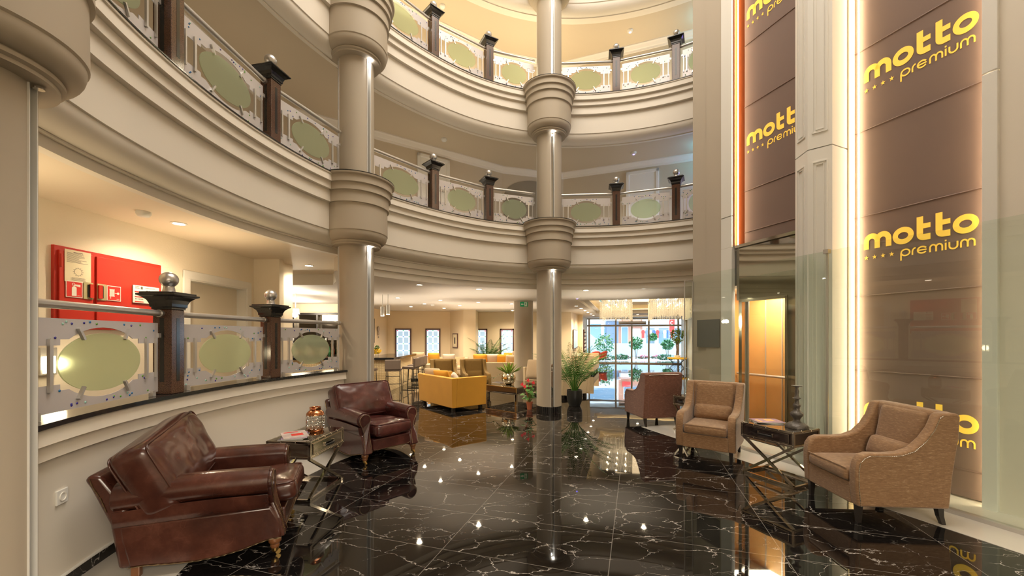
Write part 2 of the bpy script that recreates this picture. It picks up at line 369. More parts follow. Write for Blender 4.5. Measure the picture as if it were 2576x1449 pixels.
def dup(root, loc, rz=None, label=None, group=None, cat=None, scale=None):
    r = root.copy(); C.objects.link(r); r.location = loc
    if rz is not None: r.rotation_euler = (0,0,rz)
    if label: r['label'] = label
    if group: r['group'] = group
    if scale: r.scale = scale
    def rec(src, dst):
        for ch in list(src.children):
            c = ch.copy(); C.objects.link(c); c.parent = dst; rec(ch, c)
    rec(root, r); return r
def face(dx, dy): return math.atan2(dy, dx)-PI/2       # local +Y looks along (dx,dy)
def at(x, y, Y): return ((x-CX)/F*Y, Y, EYE+(HY-y)/F*Y)
def onz(x, y, z): Y = F*(z-EYE)/(HY-y); return ((x-CX)/F*Y, Y, z)

# ------------------------------------------------------------------ plan of the atrium ring
CEN = (1.5, 4.0)
TAB = [(-100,4.3),(-60,4.2),(-20,4.1),(20,3.98),(50,3.95),(61.7,3.95),(82.3,4.02),(92.5,4.07),(106.8,4.115),(119.3,4.125),(135.6,4.10),(147,4.12),(160.3,4.15),(175.1,4.21),(188.5,4.29),(198.1,4.37),(210,4.44),(225,4.48),(240,4.48),(262,4.4)]
def rho(th):
    for i in range(len(TAB)-1):
        if TAB[i][0] <= th <= TAB[i+1][0]:
            p0 = TAB[max(0,i-1)]; p1 = TAB[i]; p2 = TAB[i+1]; p3 = TAB[min(len(TAB)-1,i+2)]
            t = (th-p1[0])/(p2[0]-p1[0]); h = p2[0]-p1[0]
            m1 = (p2[1]-p0[1])/(p2[0]-p0[0])*h; m2 = (p3[1]-p1[1])/(p3[0]-p1[0])*h
            return (2*t**3-3*t*t+1)*p1[1]+(t**3-2*t*t+t)*m1+(-2*t**3+3*t*t)*p2[1]+(t**3-t*t)*m2
    return TAB[-1][1]
def ring(th, off=0.):
    def q(t): return Vector((CEN[0]+rho(t)*math.cos(R(t)), CEN[1]+rho(t)*math.sin(R(t))))
    p = q(th); d = (q(th+.5)-q(th-.5)).normalized(); n = Vector((d.y, -d.x))   # outward
    return (p.x+n.x*off, p.y+n.y*off, n.x, n.y)
def path(a, b, step=2., off=0.):
    n = max(2, int(abs(b-a)/step)); return [ring(a+(b-a)*i/n, off) for i in range(n+1)]
def ray_theta(r, off, lo=50, hi=215):
    best = None; prev = None; t = lo
    while t < hi:
        x, y, _, _ = ring(t, off); g = x-r*y
        if prev is not None and prev*g <= 0 and y > 0: best = t-.25; break
        prev = g; t += .5
    a, b = best-.5, best+.5
    for _ in range(30):
        m_ = (a+b)/2; x, y, _, _ = ring(m_, off); xa, ya, _, _ = ring(a, off)
        if (xa-r*ya)*(x-r*y) <= 0: b = m_
        else: a = m_
    return (a+b)/2
Z1 = 3.71; DZ = 2.67; Z0 = 1.03
COLS = {'M': (.74, 8.0), 'W': (-2.27, 5.86), 'L': (-2.668, 1.942)}
TH = {k: math.degrees(math.atan2(y-CEN[1], x-CEN[0])) % 360 for k, (x, y) in COLS.items()}

# ------------------------------------------------------------------ floor
mb = MB(); mb.add([(-12,-4,0),(14,-4,0),(14,24,0),(-12,24,0)], [(0,1,2,3)])
struct(mb.build('floor', black_marble))
mb = MB(); mb.sweep([(-.50,0.),(-.50,.003),(.12,.003),(.12,0.)], path(155,205))
struct(mb.build('trim_1', pale_stone))
# pale stone border along the glass screen
U = Vector((-.345,1,0)).normalized(); NW = Vector((1,.345,0)).normalized()
def wl(c, y): return Vector((c-.345*y, y, 0))          # point on a line parallel to the lift wall
a, b = wl(4.525,-3.6), Vector((2.14,6.65,0)); c_ = b+NW*.42; d_ = wl(4.915,6.18); e = wl(6.2,-3.6)
mb = MB(); mb.prism([(a.x,a.y),(e.x,e.y),(wl(5.6,6.3).x,6.3),(3.1,6.85),(c_.x,c_.y),(b.x,b.y)], 0., .003)
struct(mb.build('trim_2', pale_stone))
mb = MB(); mb.prism([(-7,8.3),(-3.15,10.4),(-3.9,12.2),(-7.5,12.2)], 0., .003)
struct(mb.build('trim_3', tan_tile))

# ------------------------------------------------------------------ balconies
COVE = [(.12+.18*(1-math.cos(t)), -.745-.155*math.sin(t)) for t in [i*PI/2/7 for i in range(8)]]
TOPP = [(-.005,-.012),(-.005,-.03),(.008,-.035),(.0,-.125),(.042,-.130),(.036,-.22),(.080,-.225),(.072,-.38),(.125,-.385),(.125,-.745)]
def fascia(name, z, th0, th1, steps, label, parent_label=None):
    t = thing('balcony', label, 'balcony', (0,0,0))
    pr = list(TOPP)+[(.14,-.752)]+[(o+.02, zz-.012) for o, zz in COVE]
    if steps == 0: pr += [(.31,-.912),(.31,-.93),(.36,-.93),(.36,0-.012)]
    if steps == 1: pr += [(.31,-.912),(.31,-.93),(.34,-.93),(.34,-1.01),(.42,-1.01),(.42,-.012)]
    if steps == 3: pr += [(.31,-.912),(.31,-.93),(.335,-.93),(.335,-1.02),(.375,-1.025),(.375,-1.115),(.415,-1.12),(.415,-1.225),(.50,-1.225),(.50,-.012)]
    mb = MB(); mb.sweep([(o, z+zz) for o, zz in pr], path(th0, th1, 1.2))
    mb.build('fascia', cream, t, smooth=30)
    mb = MB(); mb.sweep([(-.012,z-.012),(-.012,z),(.40,z),(.40,z-.012)], path(th0, th1, 1.2))
    mb.build('granite_ledge', black_granite, t)
    return t
fascia('f', Z1, 54, TH['W'], 3, 'first-floor curved cream balcony from the right wall round to the left-hand column')
fascia('f', Z1, TH['W'], 250, 1, 'first-floor curved cream balcony above the red fire cabinet')
fascia('f', Z1+DZ, 54, TH['W'], 0, 'second-floor curved cream balcony with six rail panels, from right wall to left-hand column')
fascia('f', Z1+DZ, TH['W'], 250, 0, 'second-floor curved cream balcony cut off at the top left')
fascia('f', Z1+2*DZ, 54, 250, 0, 'third-floor curved balcony edge at the very top')
# low parapet on the ground floor
t = thing('parapet', 'low curved cream parapet carrying the ground-floor balustrade, behind the leather armchairs', 'parapet')
mb = MB(); mb.sweep([(.018,Z0-.03),(.008,.905),(.048,.895),(.042,.81),(.085,.80),(.085,.0),(.20,.0),(.20,Z0-.03)], path(TH['W']-.6,TH['L']-.5,1.5)); mb.build('wall_body', cream, t, smooth=30)
mb = MB(); mb.sweep([(-.01,Z0-.03),(-.01,Z0),(.24,Z0),(.24,Z0-.03)], path(TH['W']-.6,TH['L']-.5,1.5)); mb.build('granite_ledge', black_granite, t)
mb = MB(); mb.sweep([(.070,.003),(.070,.075),(.09,.075),(.09,.003)], path(TH['W']+2,TH['L']-2,1.5)); struct(mb.build('baseboard_left', black_ledge))
mb = MB(); mb.sweep([(.065,.0755),(.065,.083),(.09,.083),(.09,.0755)], path(TH['W']+2,TH['L']-2,1.5)); struct(mb.build('trim_4', white))

# ------------------------------------------------------------------ ceilings and gallery slabs
def fill_poly(name, loops, z, m, thick=0):
    b = bmesh.new()
    for lp in loops:
        vs = [b.verts.new((x, y, z)) for x, y in lp]
        for i in range(len(vs)): b.edges.new((vs[i], vs[(i+1) % len(vs)]))
    bmesh.ops.triangle_fill(b, use_beauty=True, use_dissolve=False, edges=b.edges[:])
    for f in b.faces:
        if f.normal.z > 0: f.normal_flip()
    me = bpy.data.meshes.new(name); b.to_mesh(me); b.free(); me.materials.append(m)
    o = bpy.data.objects.new(name, me); C.objects.link(o); return struct(o)
def rp(a, b, off, step=3): return [(p[0], p[1]) for p in path(a, b, step, off)]
HD = Vector((.2952,.9555)); HN = Vector((.9555,-.2952))     # entrance-hall axes
def rect_h(nx, ny, fx, fy, w_=0):
    return [(nx, ny), (fx, fy)]
REC = [(1.87,11.3),(3.72,17.7),(7.35,16.6),(5.5,10.2)]
REC2 = [(4.05,20.0),(4.28,20.8),(8.8,19.5),(8.6,18.7)]
cg = rp(48, TH['W'], .47)+[(-2.75,6.2),(-3.2,7.3),(-3.5,7.83),(-12,7.83),(-12,24),(14,24),(14,6.2)]
fill_poly('ceiling', [cg, REC, REC2], 2.5, ceilm)
fill_poly('ceiling', [rp(TH['W'], 250, .40)+[(-.5,-4),(-12,-4),(-12,7.85),(-3.5,7.85),(-3.2,7.3),(-2.75,6.2)]], 2.71, mat('corridor_ceiling_paint', (.80,.70,.56), .7))
mb = MB(); pl = [(-12,7.84),(-3.5,7.84),(-3.2,7.3),(-2.75,6.2),(-2.4,5.8)]; mb.add([(x,y,z) for x, y in pl for z in (2.5,2.72)], [(2*i,2*i+2,2*i+3,2*i+1) for i in range(4)]); struct(mb.build('trim_5', ceilm))
# two coffers of the hall ceiling
for k, (rc, dep) in enumerate(((REC, .32), (REC2, .22))):
    mb = MB(); P = [Vector((x, y, 2.5)) for x, y in rc]; cc = sum(P, Vector())/4
    q = [p+(cc-p).normalized()*-.0 for p in P]; up = [Vector((p.x, p.y, 2.5+dep)) for p in q]
    inn = [Vector((p.x+(cc.x-p.x)*.0, p.y+(cc.y-p.y)*.0, 2.5+dep)) for p in P]
    lp = [Vector((p.x, p.y, 2.5)) + (Vector((cc.x, cc.y, 2.5))-p)*(.10 if k == 0 else .06) for p in P]
    l2 = [v+Vector((0,0,.07)) for v in lp]
    vs = P+[v+Vector((0,0,.06)) for v in P]+up
    mb.add([tuple(v) for v in P+up], [(i, (i+1)%4, 4+(i+1)%4, 4+i) for i in range(4)]+[(4,5,6,7)])
    struct(mb.build('ceiling', ceilm))
    mb = MB()   # floating lower lip that hides the light strip
    for i in range(4):
        j = (i+1) % 4; mb.add([tuple(v) for v in (P[i]+Vector((0,0,.09)), P[j]+Vector((0,0,.09)), lp[j]+Vector((0,0,.09)), lp[i]+Vector((0,0,.09)), lp[j]+Vector((0,0,.12)), lp[i]+Vector((0,0,.12)), P[j]+Vector((0,0,.12)), P[i]+Vector((0,0,.12)))], [(0,1,2,3),(3,2,4,5),(5,4,6,7)])
    struct(mb.build('trim_6', ceilm))
    mb = MB()
    for i in range(4):
        j = (i+1) % 4; A = P[i]+(cc-P[i]).normalized()*.12+Vector((0,0,.15)); B = P[j]+(cc-P[j]).normalized()*.12+Vector((0,0,.15)); A.z = B.z = 2.66; mb.tube([A, B], .012, 6)
    tag(mb.build('cove_light_strip', covel), ['warm light strip hidden in the large hall ceiling coffer around the chandeliers', 'warm light strip in the narrow ceiling coffer above the entrance doors'][k], 'light')
    light('AREA', 'coffer_light', (cc.x, cc.y, 2.5+dep-.03), 55 if k == 0 else 22, (1,.78,.48), 2.6 if k == 0 else 4, (PI,0,0)).data.size = 2.6
def slab(n, z_floor, z_ceil):
    outer = [(14,6.2),(14,24),(-12,24),(-12,-4),(2,-4)]
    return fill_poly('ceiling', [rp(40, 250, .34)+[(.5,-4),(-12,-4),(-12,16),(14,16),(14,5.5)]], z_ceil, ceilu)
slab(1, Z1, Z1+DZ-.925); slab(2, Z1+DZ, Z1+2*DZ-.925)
for zf in (Z1-.03, Z1+DZ-.03):
    o = fill_poly('floor', [rp(40, 250, .30)+[(.5,-4),(-12,-4),(-12,16),(14,16),(14,5.5)]], zf, pale_stone)
# gallery walls of the two upper floors
GW = [(-4.1,-3.9),(-4.1,6.82),(-2.66,7.79),(-.24,9.43),(.6,9.68),(1.25,9.79),(3.95,8.77),(6.5,7.8)]
def offs(pts, d):
    out = []
    for i, p in enumerate(pts):
        a = Vector(pts[max(0,i-1)]); b = Vector(pts[min(len(pts)-1,i+1)]); t_ = (b-a).normalized(); out.append((p[0]+t_.y*d, p[1]-t_.x*d))
    return out
for L_, zf in enumerate((Z1, Z1+DZ)):
    zc = zf+DZ-.925
    mb = MB(); P_ = GW; Q_ = offs(GW, -.1)
    for i in range(len(P_)-1):
        mb.add([(*P_[i],zf-.1),(*P_[i+1],zf-.1),(*P_[i+1],zc+.05),(*P_[i],zc+.05),(*Q_[i],zf-.1),(*Q_[i+1],zf-.1),(*Q_[i+1],zc+.05),(*Q_[i],zc+.05)], [(0,1,2,3),(5,4,7,6),(3,2,6,7),(0,4,5,1)])
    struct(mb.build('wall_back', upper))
    mb = MB(); pth = []
    for i, p in enumerate(GW):
        a = Vector(GW[max(0,i-1)]); b = Vector(GW[min(len(GW)-1,i+1)]); t_ = (b-a).normalized(); pth.append((p[0], p[1], t_.y, -t_.x))
    mb.sweep([(0,zc),(.12,zc),(.12,zc-.02),(.09,zc-.035),(.05,zc-.08),(.03,zc-.09),(.02,zc-.13),(0,zc-.13)], pth); struct(mb.build('trim_7', ceilm))
def seg_wall_point(ray, a, b):
    ax, ay = a; bx, by = b; s_ = (ray*ay-ax)/((bx-ax)-ray*(by-ay)); return Vector((ax+(bx-ax)*s_, ay+(by-ay)*s_, 0))
for k, (x0, x1, A, B, zt) in enumerate(((1049,1130,GW[2],GW[3],5.28),(1575,1658,GW[5],GW[6],5.27))):
    p = seg_wall_point((x0-CX)/F, A, B); q = seg_wall_point((x1-CX)/F, A, B); d = (q-p).normalized(); nn = Vector((d.y,-d.x,0)); W_ = (q-p).length
    M = Matrix(((d.x, nn.x, 0, p.x), (d.y, nn.y, 0, p.y), (0,0,1,Z1-.03), (0,0,0,1)))
    o = bpy.data.objects.new('door_%d' % (k+1), None); C.objects.link(o); struct(o); o.matrix_world = M
    H = zt-Z1+.03
    mb = MB(); mb.box((.035,.02,H/2),(.07,.05,H)); mb.box((W_-.035,.02,H/2),(.07,.05,H)); mb.box((W_/2,.02,H-.035),(W_,.05,.07)); mb.build('door_frame', white, o, bevel=.008)
    mb = MB(); mb.box((W_/2,.012,H/2-.03),(W_-.14,.03,H-.07)); mb.build('door_leaf', white, o)
    mb = MB(); mb.bar((W_-.13,.045,.9),(W_-.24,.045,.9),.015,.015); mb.build('door_handle', alu, o)
# shadowed arch in the first-floor wall beside the middle column
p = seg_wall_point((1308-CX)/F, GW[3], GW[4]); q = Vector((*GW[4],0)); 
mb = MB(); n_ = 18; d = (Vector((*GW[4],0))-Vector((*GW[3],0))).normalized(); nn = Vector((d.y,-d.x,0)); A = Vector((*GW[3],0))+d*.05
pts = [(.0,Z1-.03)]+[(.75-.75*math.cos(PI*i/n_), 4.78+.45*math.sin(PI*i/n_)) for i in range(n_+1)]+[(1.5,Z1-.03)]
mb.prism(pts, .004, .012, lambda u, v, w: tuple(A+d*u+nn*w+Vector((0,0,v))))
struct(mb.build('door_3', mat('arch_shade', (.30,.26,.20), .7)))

# roof and remaining enclosure
ZR = 11.0
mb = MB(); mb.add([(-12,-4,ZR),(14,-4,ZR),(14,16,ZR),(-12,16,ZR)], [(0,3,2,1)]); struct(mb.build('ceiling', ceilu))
mb = MB(); mb.sweep([(.36,Z1+2*DZ-.93),(.36,ZR),(.46,ZR),(.46,Z1+2*DZ-.93)], path(54,250,3)); struct(mb.build('wall_upper', cream))
o = tag(MB().lathe([(2.75,-.02),(2.75,0),(2.6,0),(2.6,-.02)], (1.3,3.6,ZR-.02), 48).build('skylight_frame', white), 'round skylight frame in the atrium roof above the picture', 'skylight')
mb = MB(); mb.add([(-12,-3.9,0),(14,-3.9,0),(14,-3.9,ZR),(-12,-3.9,ZR)], [(0,1,2,3)]); struct(mb.build('wall_rear', wallp))
mb = MB(); mb.add([(-11.9,-4,0),(-11.9,24,0),(-11.9,24,ZR),(-11.9,-4,ZR)], [(0,1,2,3)]); struct(mb.build('wall_left', wallp))

# ------------------------------------------------------------------ columns
def shaft_poly(dirs, r=.2437, w_=.036, dep=.05):
    """circle with notches toward dirs (deg)"""
    out = []; step = 3
    hw = math.degrees(math.asin(w_/r)); a = dirs[0]+hw; a0 = a
    ds = sorted([(d-dirs[0]) % 360 for d in dirs])+[360]
    cur = dirs[0]
    for i in range(len(ds)-1):
        s0 = dirs[0]+ds[i]+hw; s1 = dirs[0]+ds[i+1]-hw; n = max(4, int((s1-s0)/step))
        out += [(r*math.cos(R(s0+(s1-s0)*k/n)), r*math.sin(R(s0+(s1-s0)*k/n))) for k in range(n+1)]
        dd = R(dirs[0]+ds[i+1]); u = Vector((math.cos(dd), math.sin(dd))); v = Vector((-u.y, u.x)); e = math.sqrt(r*r-w_*w_)-dep
        out += [tuple(u*e-v*w_), tuple(u*e+v*w_)]
    return out
CAPP = [(.535,0),(.53,-.02),(.50,-.03),(.505,-.125),(.475,-.13),(.48,-.225),(.45,-.23),(.455,-.38),(.43,-.385),(.435,-.745),(.425,-.757)]
CAPP += [(.425-.085*(1-math.cos(i*PI/14)), -.757-.11*math.sin(i*PI/14)) for i in range(1,8)]
CAPP += [(.345,-.875),(.345,-.895),(.325,-.905),(.325,-.925),(.24,-.93)]
CLAB = {'M': 'taupe round column in the middle with mirrored strip and black tiled foot', 'W': 'taupe round column left of centre beside the small leather armchair', 'L': 'taupe round column at the far left edge, nearest the camera'}
for key, (x, y) in COLS.items():
    t = thing('column', CLAB[key], 'column', (x, y, 0))
    d0 = math.degrees(math.atan2(CEN[1]-y, CEN[0]-x)); dirs = [d0, d0+120, d0+240]
    mb = MB(); mb.prism(shaft_poly(dirs), .0, ZR); mb.build('shaft', taupe, t, smooth=25)
    ms = MB(); mj = MB()
    for dd in dirs:
        u = Vector((math.cos(R(dd)), math.sin(R(dd)), 0)); v = Vector((-u.y, u.x, 0)); r_ = .2437
        ms.box(tuple(u*(r_-.052)+Vector((0,0,ZR/2))), (.012,.05,ZR-.1), R(dd))
        for s_ in (-1, 1): mj.box(tuple(u*(r_-.024)+v*s_*.0325+Vector((0,0,ZR/2))), (.058,.007,ZR-.1), R(dd))
    ms.build('mirror_strip', mirror, t); mj.build('strip_edging', white, t)
    for lv in (0, 1, 2):
        z = Z1+lv*DZ
        mb = MB(); n = 64
        mb.lathe([(r_, zz) for r_, zz in CAPP], (0,0,z), n); cap = mb.build('capital', taupe, t, smooth=28)
        mb = MB(); mb.lathe([(.535,.0),(.535,.012),(.25,.012)], (0,0,z), 48); mb.build('granite_ledge', black_granite, cap)
        u = Vector((math.cos(R(d0)), math.sin(R(d0)), 0))
        mb = MB(); mb.lathe([(.022,0),(.022,.012)], tuple(u*.268+Vector((0,0,z-.944))), 16); mb.build('strip_lamp', ledc if key != 'L' else chrome, cap)
        if key != 'L': light('SPOT', 'strip_spot', (x+u.x*.27, y+u.y*.27, z-.97), 5, (1,.95,.88), .02, (0,0,0), R(70))
    if key == 'M':
        mb = MB(); mb.lathe([(.25,0.),(.254,.0),(.254,.13),(.246,.132)], (0,0,0), 48); mb.build('tiled_foot', mat('black_tile', (.012,.012,.013), .08), t, smooth=40)
        mb = MB()
        for k in range(40): a = 2*PI*k/40; mb.box((.2545*math.cos(a), .2545*math.sin(a), .065), (.001,.0025,.13), a)
        mb.build('tile_joint', mat('grout', (.10,.09,.08), .6), t)
# thick round lounge column with the exit sign
t = thing('column', 'thick plain round column in the lounge carrying the green exit sign', 'column', (.33,11.45,0))
MB().lathe([(.27,0),(.27,2.5)], n=40).build('shaft', taupe, t, smooth=40)
t = thing('exit_sign', 'green emergency exit sign on the lounge column', 'sign', (.33,11.15,2.39), R(8))
MB().box((0,0,0),(.21,.012,.135)).build('board', exitg, t)
mb = MB(); fn = lambda u, v, w: (u, -.0065-w, v)
mb.prism([(-.085,0),(-.05,.032),(-.05,.012),(-.012,.012),(-.012,-.012),(-.05,-.012),(-.05,-.032)], 0, .001, fn)
mb.prism([(.01,-.055),(.085,-.055),(.085,.055),(.01,.055)], 0, .0008, fn); mb.m = 1
for pp in ([(.045,.035),(.057,.035),(.057,.047),(.045,.047)], [(.035,.03),(.06,.026),(.052,-.005),(.04,-.002)], [(.04,0),(.05,-.003),(.068,-.03),(.06,-.035)], [(.04,0),(.032,-.022),(.015,-.028),(.018,-.036),(.04,-.028),(.05,-.005)], [(.06,.024),(.075,.008),(.07,.003),(.055,.016)], [(.035,.028),(.02,.015),(.024,.01),(.04,.02)]): mb.prism(pp, .0008, .0016, fn)
mb.build('arrow_and_running_figure', [signw, exitg], t)

# ------------------------------------------------------------------ balustrades
POFF = .10
RAYS = [425, 681, 1090, 1229, 1550, 1701]
PTH = [ray_theta((x-CX)/F, POFF, 50, 214) for x in RAYS]
def make_post():
    t = thing('newel_post', '', 'post')
    s_ = .072
    mb = MB(); mb.box((0,0,.345),(2*s_,2*s_,.69)); mb.build('shaft', brown_granite, t, bevel=.006)
    mb = MB()
    for sx, sy in ((0,-1),(0,1),(-1,0),(1,0)): mb.box((sx*s_, sy*s_, .36), (.034 if sy else .003, .034 if sx else .003, .52))
    mb.build('black_inlay', black_granite, t)
    mb = MB(); pr = [(.078,.69),(.078,.705),(.086,.71),(.088,.735),(.10,.765),(.125,.79),(.146,.80),(.146,.812),(.13,.815),(.13,.828)]
    vs = []; fs = []
    for r_, z in pr: vs += [(-r_,-r_,z),(r_,-r_,z),(r_,r_,z),(-r_,r_,z)]
    for i in range(len(pr)-1):
        for k in range(4): k2 = (k+1) % 4; fs.append((i*4+k, i*4+k2, i*4+4+k2, i*4+4+k))
    fs += [(3,2,1,0), tuple(len(vs)-4+k for k in range(4))]
    mb.add(vs, fs); mb.build('cap', black_granite, t, bevel=.002)
    mb = MB(); mb.lathe([(.052,.828),(.052,.838),(.044,.842),(.040,.865),(.036,.880)]+[(.066*math.cos(a), .938+.064*math.sin(a)) for a in [(-55+i*145/12)*PI/180 for i in range(13)]], n=28); mb.build('ball_finial', silver, t, smooth=45)
    return t
GEMO = [None]*4
def make_panel(W_, seed):
    """panel spans x 0..W_, z 0..H; front toward -y"""
    H = .545; t = thing('balustrade_panel', '', 'railing panel')
    def X(u): return u*W_
    def arcp(sgn):
        pts = []
        for i in range(17):
            a = PI*i/16; pts.append((.5-.29*math.cos(a), .0+.0, a))
        return pts
    e = [(.5+.325*math.cos(PI*i/18), .5+.415*math.sin(PI*i/18)) for i in range(19)]
    e = [p for p in e if p[1] > .775]
    top = [(0,1),(1,1),(1,.71),(.80,.71),(.80,.775),(.745,.775)]+e+[(.255,.775),(.20,.775),(.20,.71),(0,.71)]
    top.reverse()
    fn = lambda u, v, w: (X(u), w, v*H)
    MB().prism(top, -.003, .003, fn).build('top_plate', plate, t)
    MB().prism([(u, 1-v) for u, v in top], -.003, .003, fn).build('bottom_plate', plate, t)
    for u in (.035,.13,.865,.965):
        MB().box((X(u),-.012,.5*H),(.022 if u in (.13,.865) else .014,.016,.56*H)).build('bar', alu, t)
    a_, b_ = .315*W_, .345*H
    mb = MB(); mb.prism([(X(.5)+a_*math.cos(2*PI*i/48), .5*H+b_*math.sin(2*PI*i/48)) for i in range(48)], -.004, .004, lambda u, v, w: (u, w, v)); mb.build('oval_glass', frost, t)
    for sx, sz in ((-1,1),(1,1),(-1,-1),(1,-1)):
        a = math.atan2(sz*b_*.86, sx*a_*.5); c = Vector((X(.5)+sx*a_*.56, -.012, .5*H+sz*b_*.97))
        d = Vector((sx*.5, 0, sz*.86))
        MB().bar(c-d*.042, c+d*.042, .018, .016).build('clip', alu, t)
    rnd = random.Random(seed); n = 0
    while n < 30:
        u = rnd.random(); s_ = rnd.choice((0,1)); v = rnd.uniform(.74,.97) if (u < .2 or u > .8) else rnd.uniform(.93,.975)
        if s_ == 0: v = 1-v
        k = rnd.randrange(4)
        if not GEMO[k]: GEMO[k] = MB().sphere((0,0,0), (.008,.004,.008), 8, 5).build('glass_gem', GEMS[k], None, smooth='all'); g_ = GEMO[k]
        else: g_ = GEMO[k].copy(); C.objects.link(g_)
        g_.parent = t; g_.location = (X(.02+.96*u), -.004, v*H); n += 1
    for x_ in (.05, .93): MB().box((X(x_),-.008,-.006),(.035,.03,.045)).build('foot_bracket', alu, t)
    for x_ in (-.012, 1.012): MB().box((X(x_),0,.82*H),(.03,.02,.035)).build('side_bracket', alu, t)
    return t
GEMS = [mat('gem_blue', (.01,.16,.42), .08, coat=1), mat('gem_violet', (.03,.02,.30), .08, coat=1), mat('gem_green', (.10,.32,.02), .08, coat=1), mat('gem_aqua', (.35,.62,.55), .08, coat=1)]
post0 = make_post(); first_post = True
panel_protos = {}
FL = ['ground-floor', 'first-floor', 'second-floor']
WHERE = ['nearest the left edge', 'left of the left-hand column', 'first right of the left-hand column', 'just left of the middle column', 'just right of the middle column', 'furthest right, beside the tall wall']
def place_post(i, lv):
    global first_post
    z = Z0 if lv == 0 else Z1+(lv-1)*DZ
    x, y, nx, ny = ring(PTH[i], POFF); rz = math.atan2(ny, nx)+PI/2
    w_ = 'granite newel post with silver ball, %s, %s' % (FL[lv], WHERE[i])
    if lv == 0: w_ = ['large brown granite newel post with silver ball in front of the red fire cabinet', 'brown granite newel post with silver ball before the white door frame, ground floor'][i]
    if first_post: o = post0; o.location = (x, y, z); o.rotation_euler = (0,0,rz); o['label'] = w_; first_post = False
    else: o = dup(post0, (x, y, z), rz, w_)
    o['group'] = 'granite newel posts with silver balls'
for lv, ids in ((0,(0,1)),(1,(0,1,2,3,4,5)),(2,(2,3,4,5))):
    for i in ids: place_post(i, lv)
dth = {k: TH[k] for k in TH}
HCOL = math.degrees(.265/4.15); HP = math.degrees(.09/4.1)
SP = [('L',0),(0,1),(1,'W'),('W',2),(2,3),(3,'M'),('M',4),(4,5),(5,None)]
SPL = ['between the near left column and the first post', 'between the first two posts from the left', 'ending at the left-hand column', 'starting right of the left-hand column', 'third from the middle column', 'ending at the middle column on its left', 'starting right of the middle column', 'second right of the middle column', 'cut off by the tall right wall']
SPL[4] = 'between the two posts left of the middle column'
def th_end(e, sgn):
    if e is None: return 56.
    if e == 'L': return TH[e]-1.5
    if isinstance(e, str): return TH[e]+sgn*HCOL
    return PTH[e]+sgn*HP
nseed = 0
for lv, ids in ((0,(0,1,2)),(1,range(9)),(2,range(3,9))):
    z = Z0 if lv == 0 else Z1+(lv-1)*DZ
    for i in ids:
        a, b = SP[i]; ta = th_end(a, -1); tb = th_end(b, 1)
        pa = Vector(ring(ta, POFF)[:2]); pb = Vector(ring(tb, POFF)[:2]); L_ = (pb-pa).length-.05; d = (pb-pa).normalized()
        st = pa+d*.025; rz = math.atan2(d.y, d.x)
        nseed += 1; o = make_panel(L_, nseed*13+lv)
        o.location = (st.x, st.y, z+.03); o.rotation_euler = (0,0,rz)
        o['label'] = 'railing panel with frosted glass oval, %s, %s' % (FL[lv], SPL[i])
        o['group'] = 'balustrade panels of the galleries'
        mb = MB(); A = pa-d*.04 if isinstance(a, int) else pa+d*.0; B = pb+d*.04 if isinstance(b, int) else pb
        mb.tube([(A.x,A.y,z+.655),(B.x,B.y,z+.655)], .025, 14)
        hr = mb.build('handrail', alu, smooth=40); tag(hr, 'silver handrail, %s, %s' % (FL[lv], SPL[i]), 'handrail', 'silver handrails of the galleries')
        for e_, s_ in ((A,1),(B,-1)):
            q = e_+d*s_*.045; MB().tube([(q.x-d.x*.008,q.y-d.y*.008,z+.655),(q.x+d.x*.008,q.y+d.y*.008,z+.655)], .030, 14).build('end_collar', silver, hr)

# ------------------------------------------------------------------ lift wall, right side
# local frame: s runs along the wall away from the camera, o outwards (right), z up
KW = 5.34; NK = math.sqrt(1+.345**2)
def WP(ray, off=0.):
    y = KW/(ray+.345); p = Vector((KW-.345*y, y, 0)); return p+NW*off
def WS(y_, off=0.): return Vector((KW-.345*y_, y_, 0))+NW*off
def ray(x): return (x-CX)/F
def wbox(mb, p, q, o0, o1, z0, z1):
    """block between wall points p,q (on the plane) from offset o0 to o1"""
    a, b = p, q; mb.prism([((a+NW*o0).x,(a+NW*o0).y),((b+NW*o0).x,(b+NW*o0).y),((b+NW*o1).x,(b+NW*o1).y),((a+NW*o1).x,(a+NW*o1).y)], z0, z1); return mb
pA, pB = WP(ray(1743)), WP(ray(1818)); pC = WP(ray(1845)); pE1 = WP(ray(2000))
PIL = [(3.38,4.79),(3.35,4.55),(3.51,4.40),(3.78,4.52)]
pD = Vector((3.78,4.52,0)); pF = WP(ray(2475)); pG = WP(ray(2515))
mb = MB(); wbox(mb, pA, pB, 0, .10, 0, ZR); wbox(mb, WS(6.72), WS(6.66), .10, 1.4, 0, ZR); wbox(mb, WS(6.66), WS(3.0), 1.34, 1.4, 0, ZR); struct(mb.build('wall_right', liftw))
pH = WS(-3.9)
mb = MB(); wbox(mb, pG, pH, 0, .6, 0, ZR); struct(mb.build('wall_right', cream))
mb = MB(); m_ = wbox(mb, WP(ray(1779)), pB, -.018, 0, 0, ZR); struct(mb.build('wall_right', liftw))
mb = MB(); wbox(mb, pB, pC, -.035, .03, 0, 2.82); wbox(mb, pB, pC, -.035, .45, 2.82, 3.28); wbox(mb, pB, pC, -.035, .45, 3.29, ZR); struct(mb.build('trim_8', white, bevel=.004))
mb = MB(); wbox(mb, pF, pG, -.035, .02, 0, 3.77); wbox(mb, pF, pG, -.035, .02, 3.78, ZR); struct(mb.build('trim_9', white, bevel=.004))
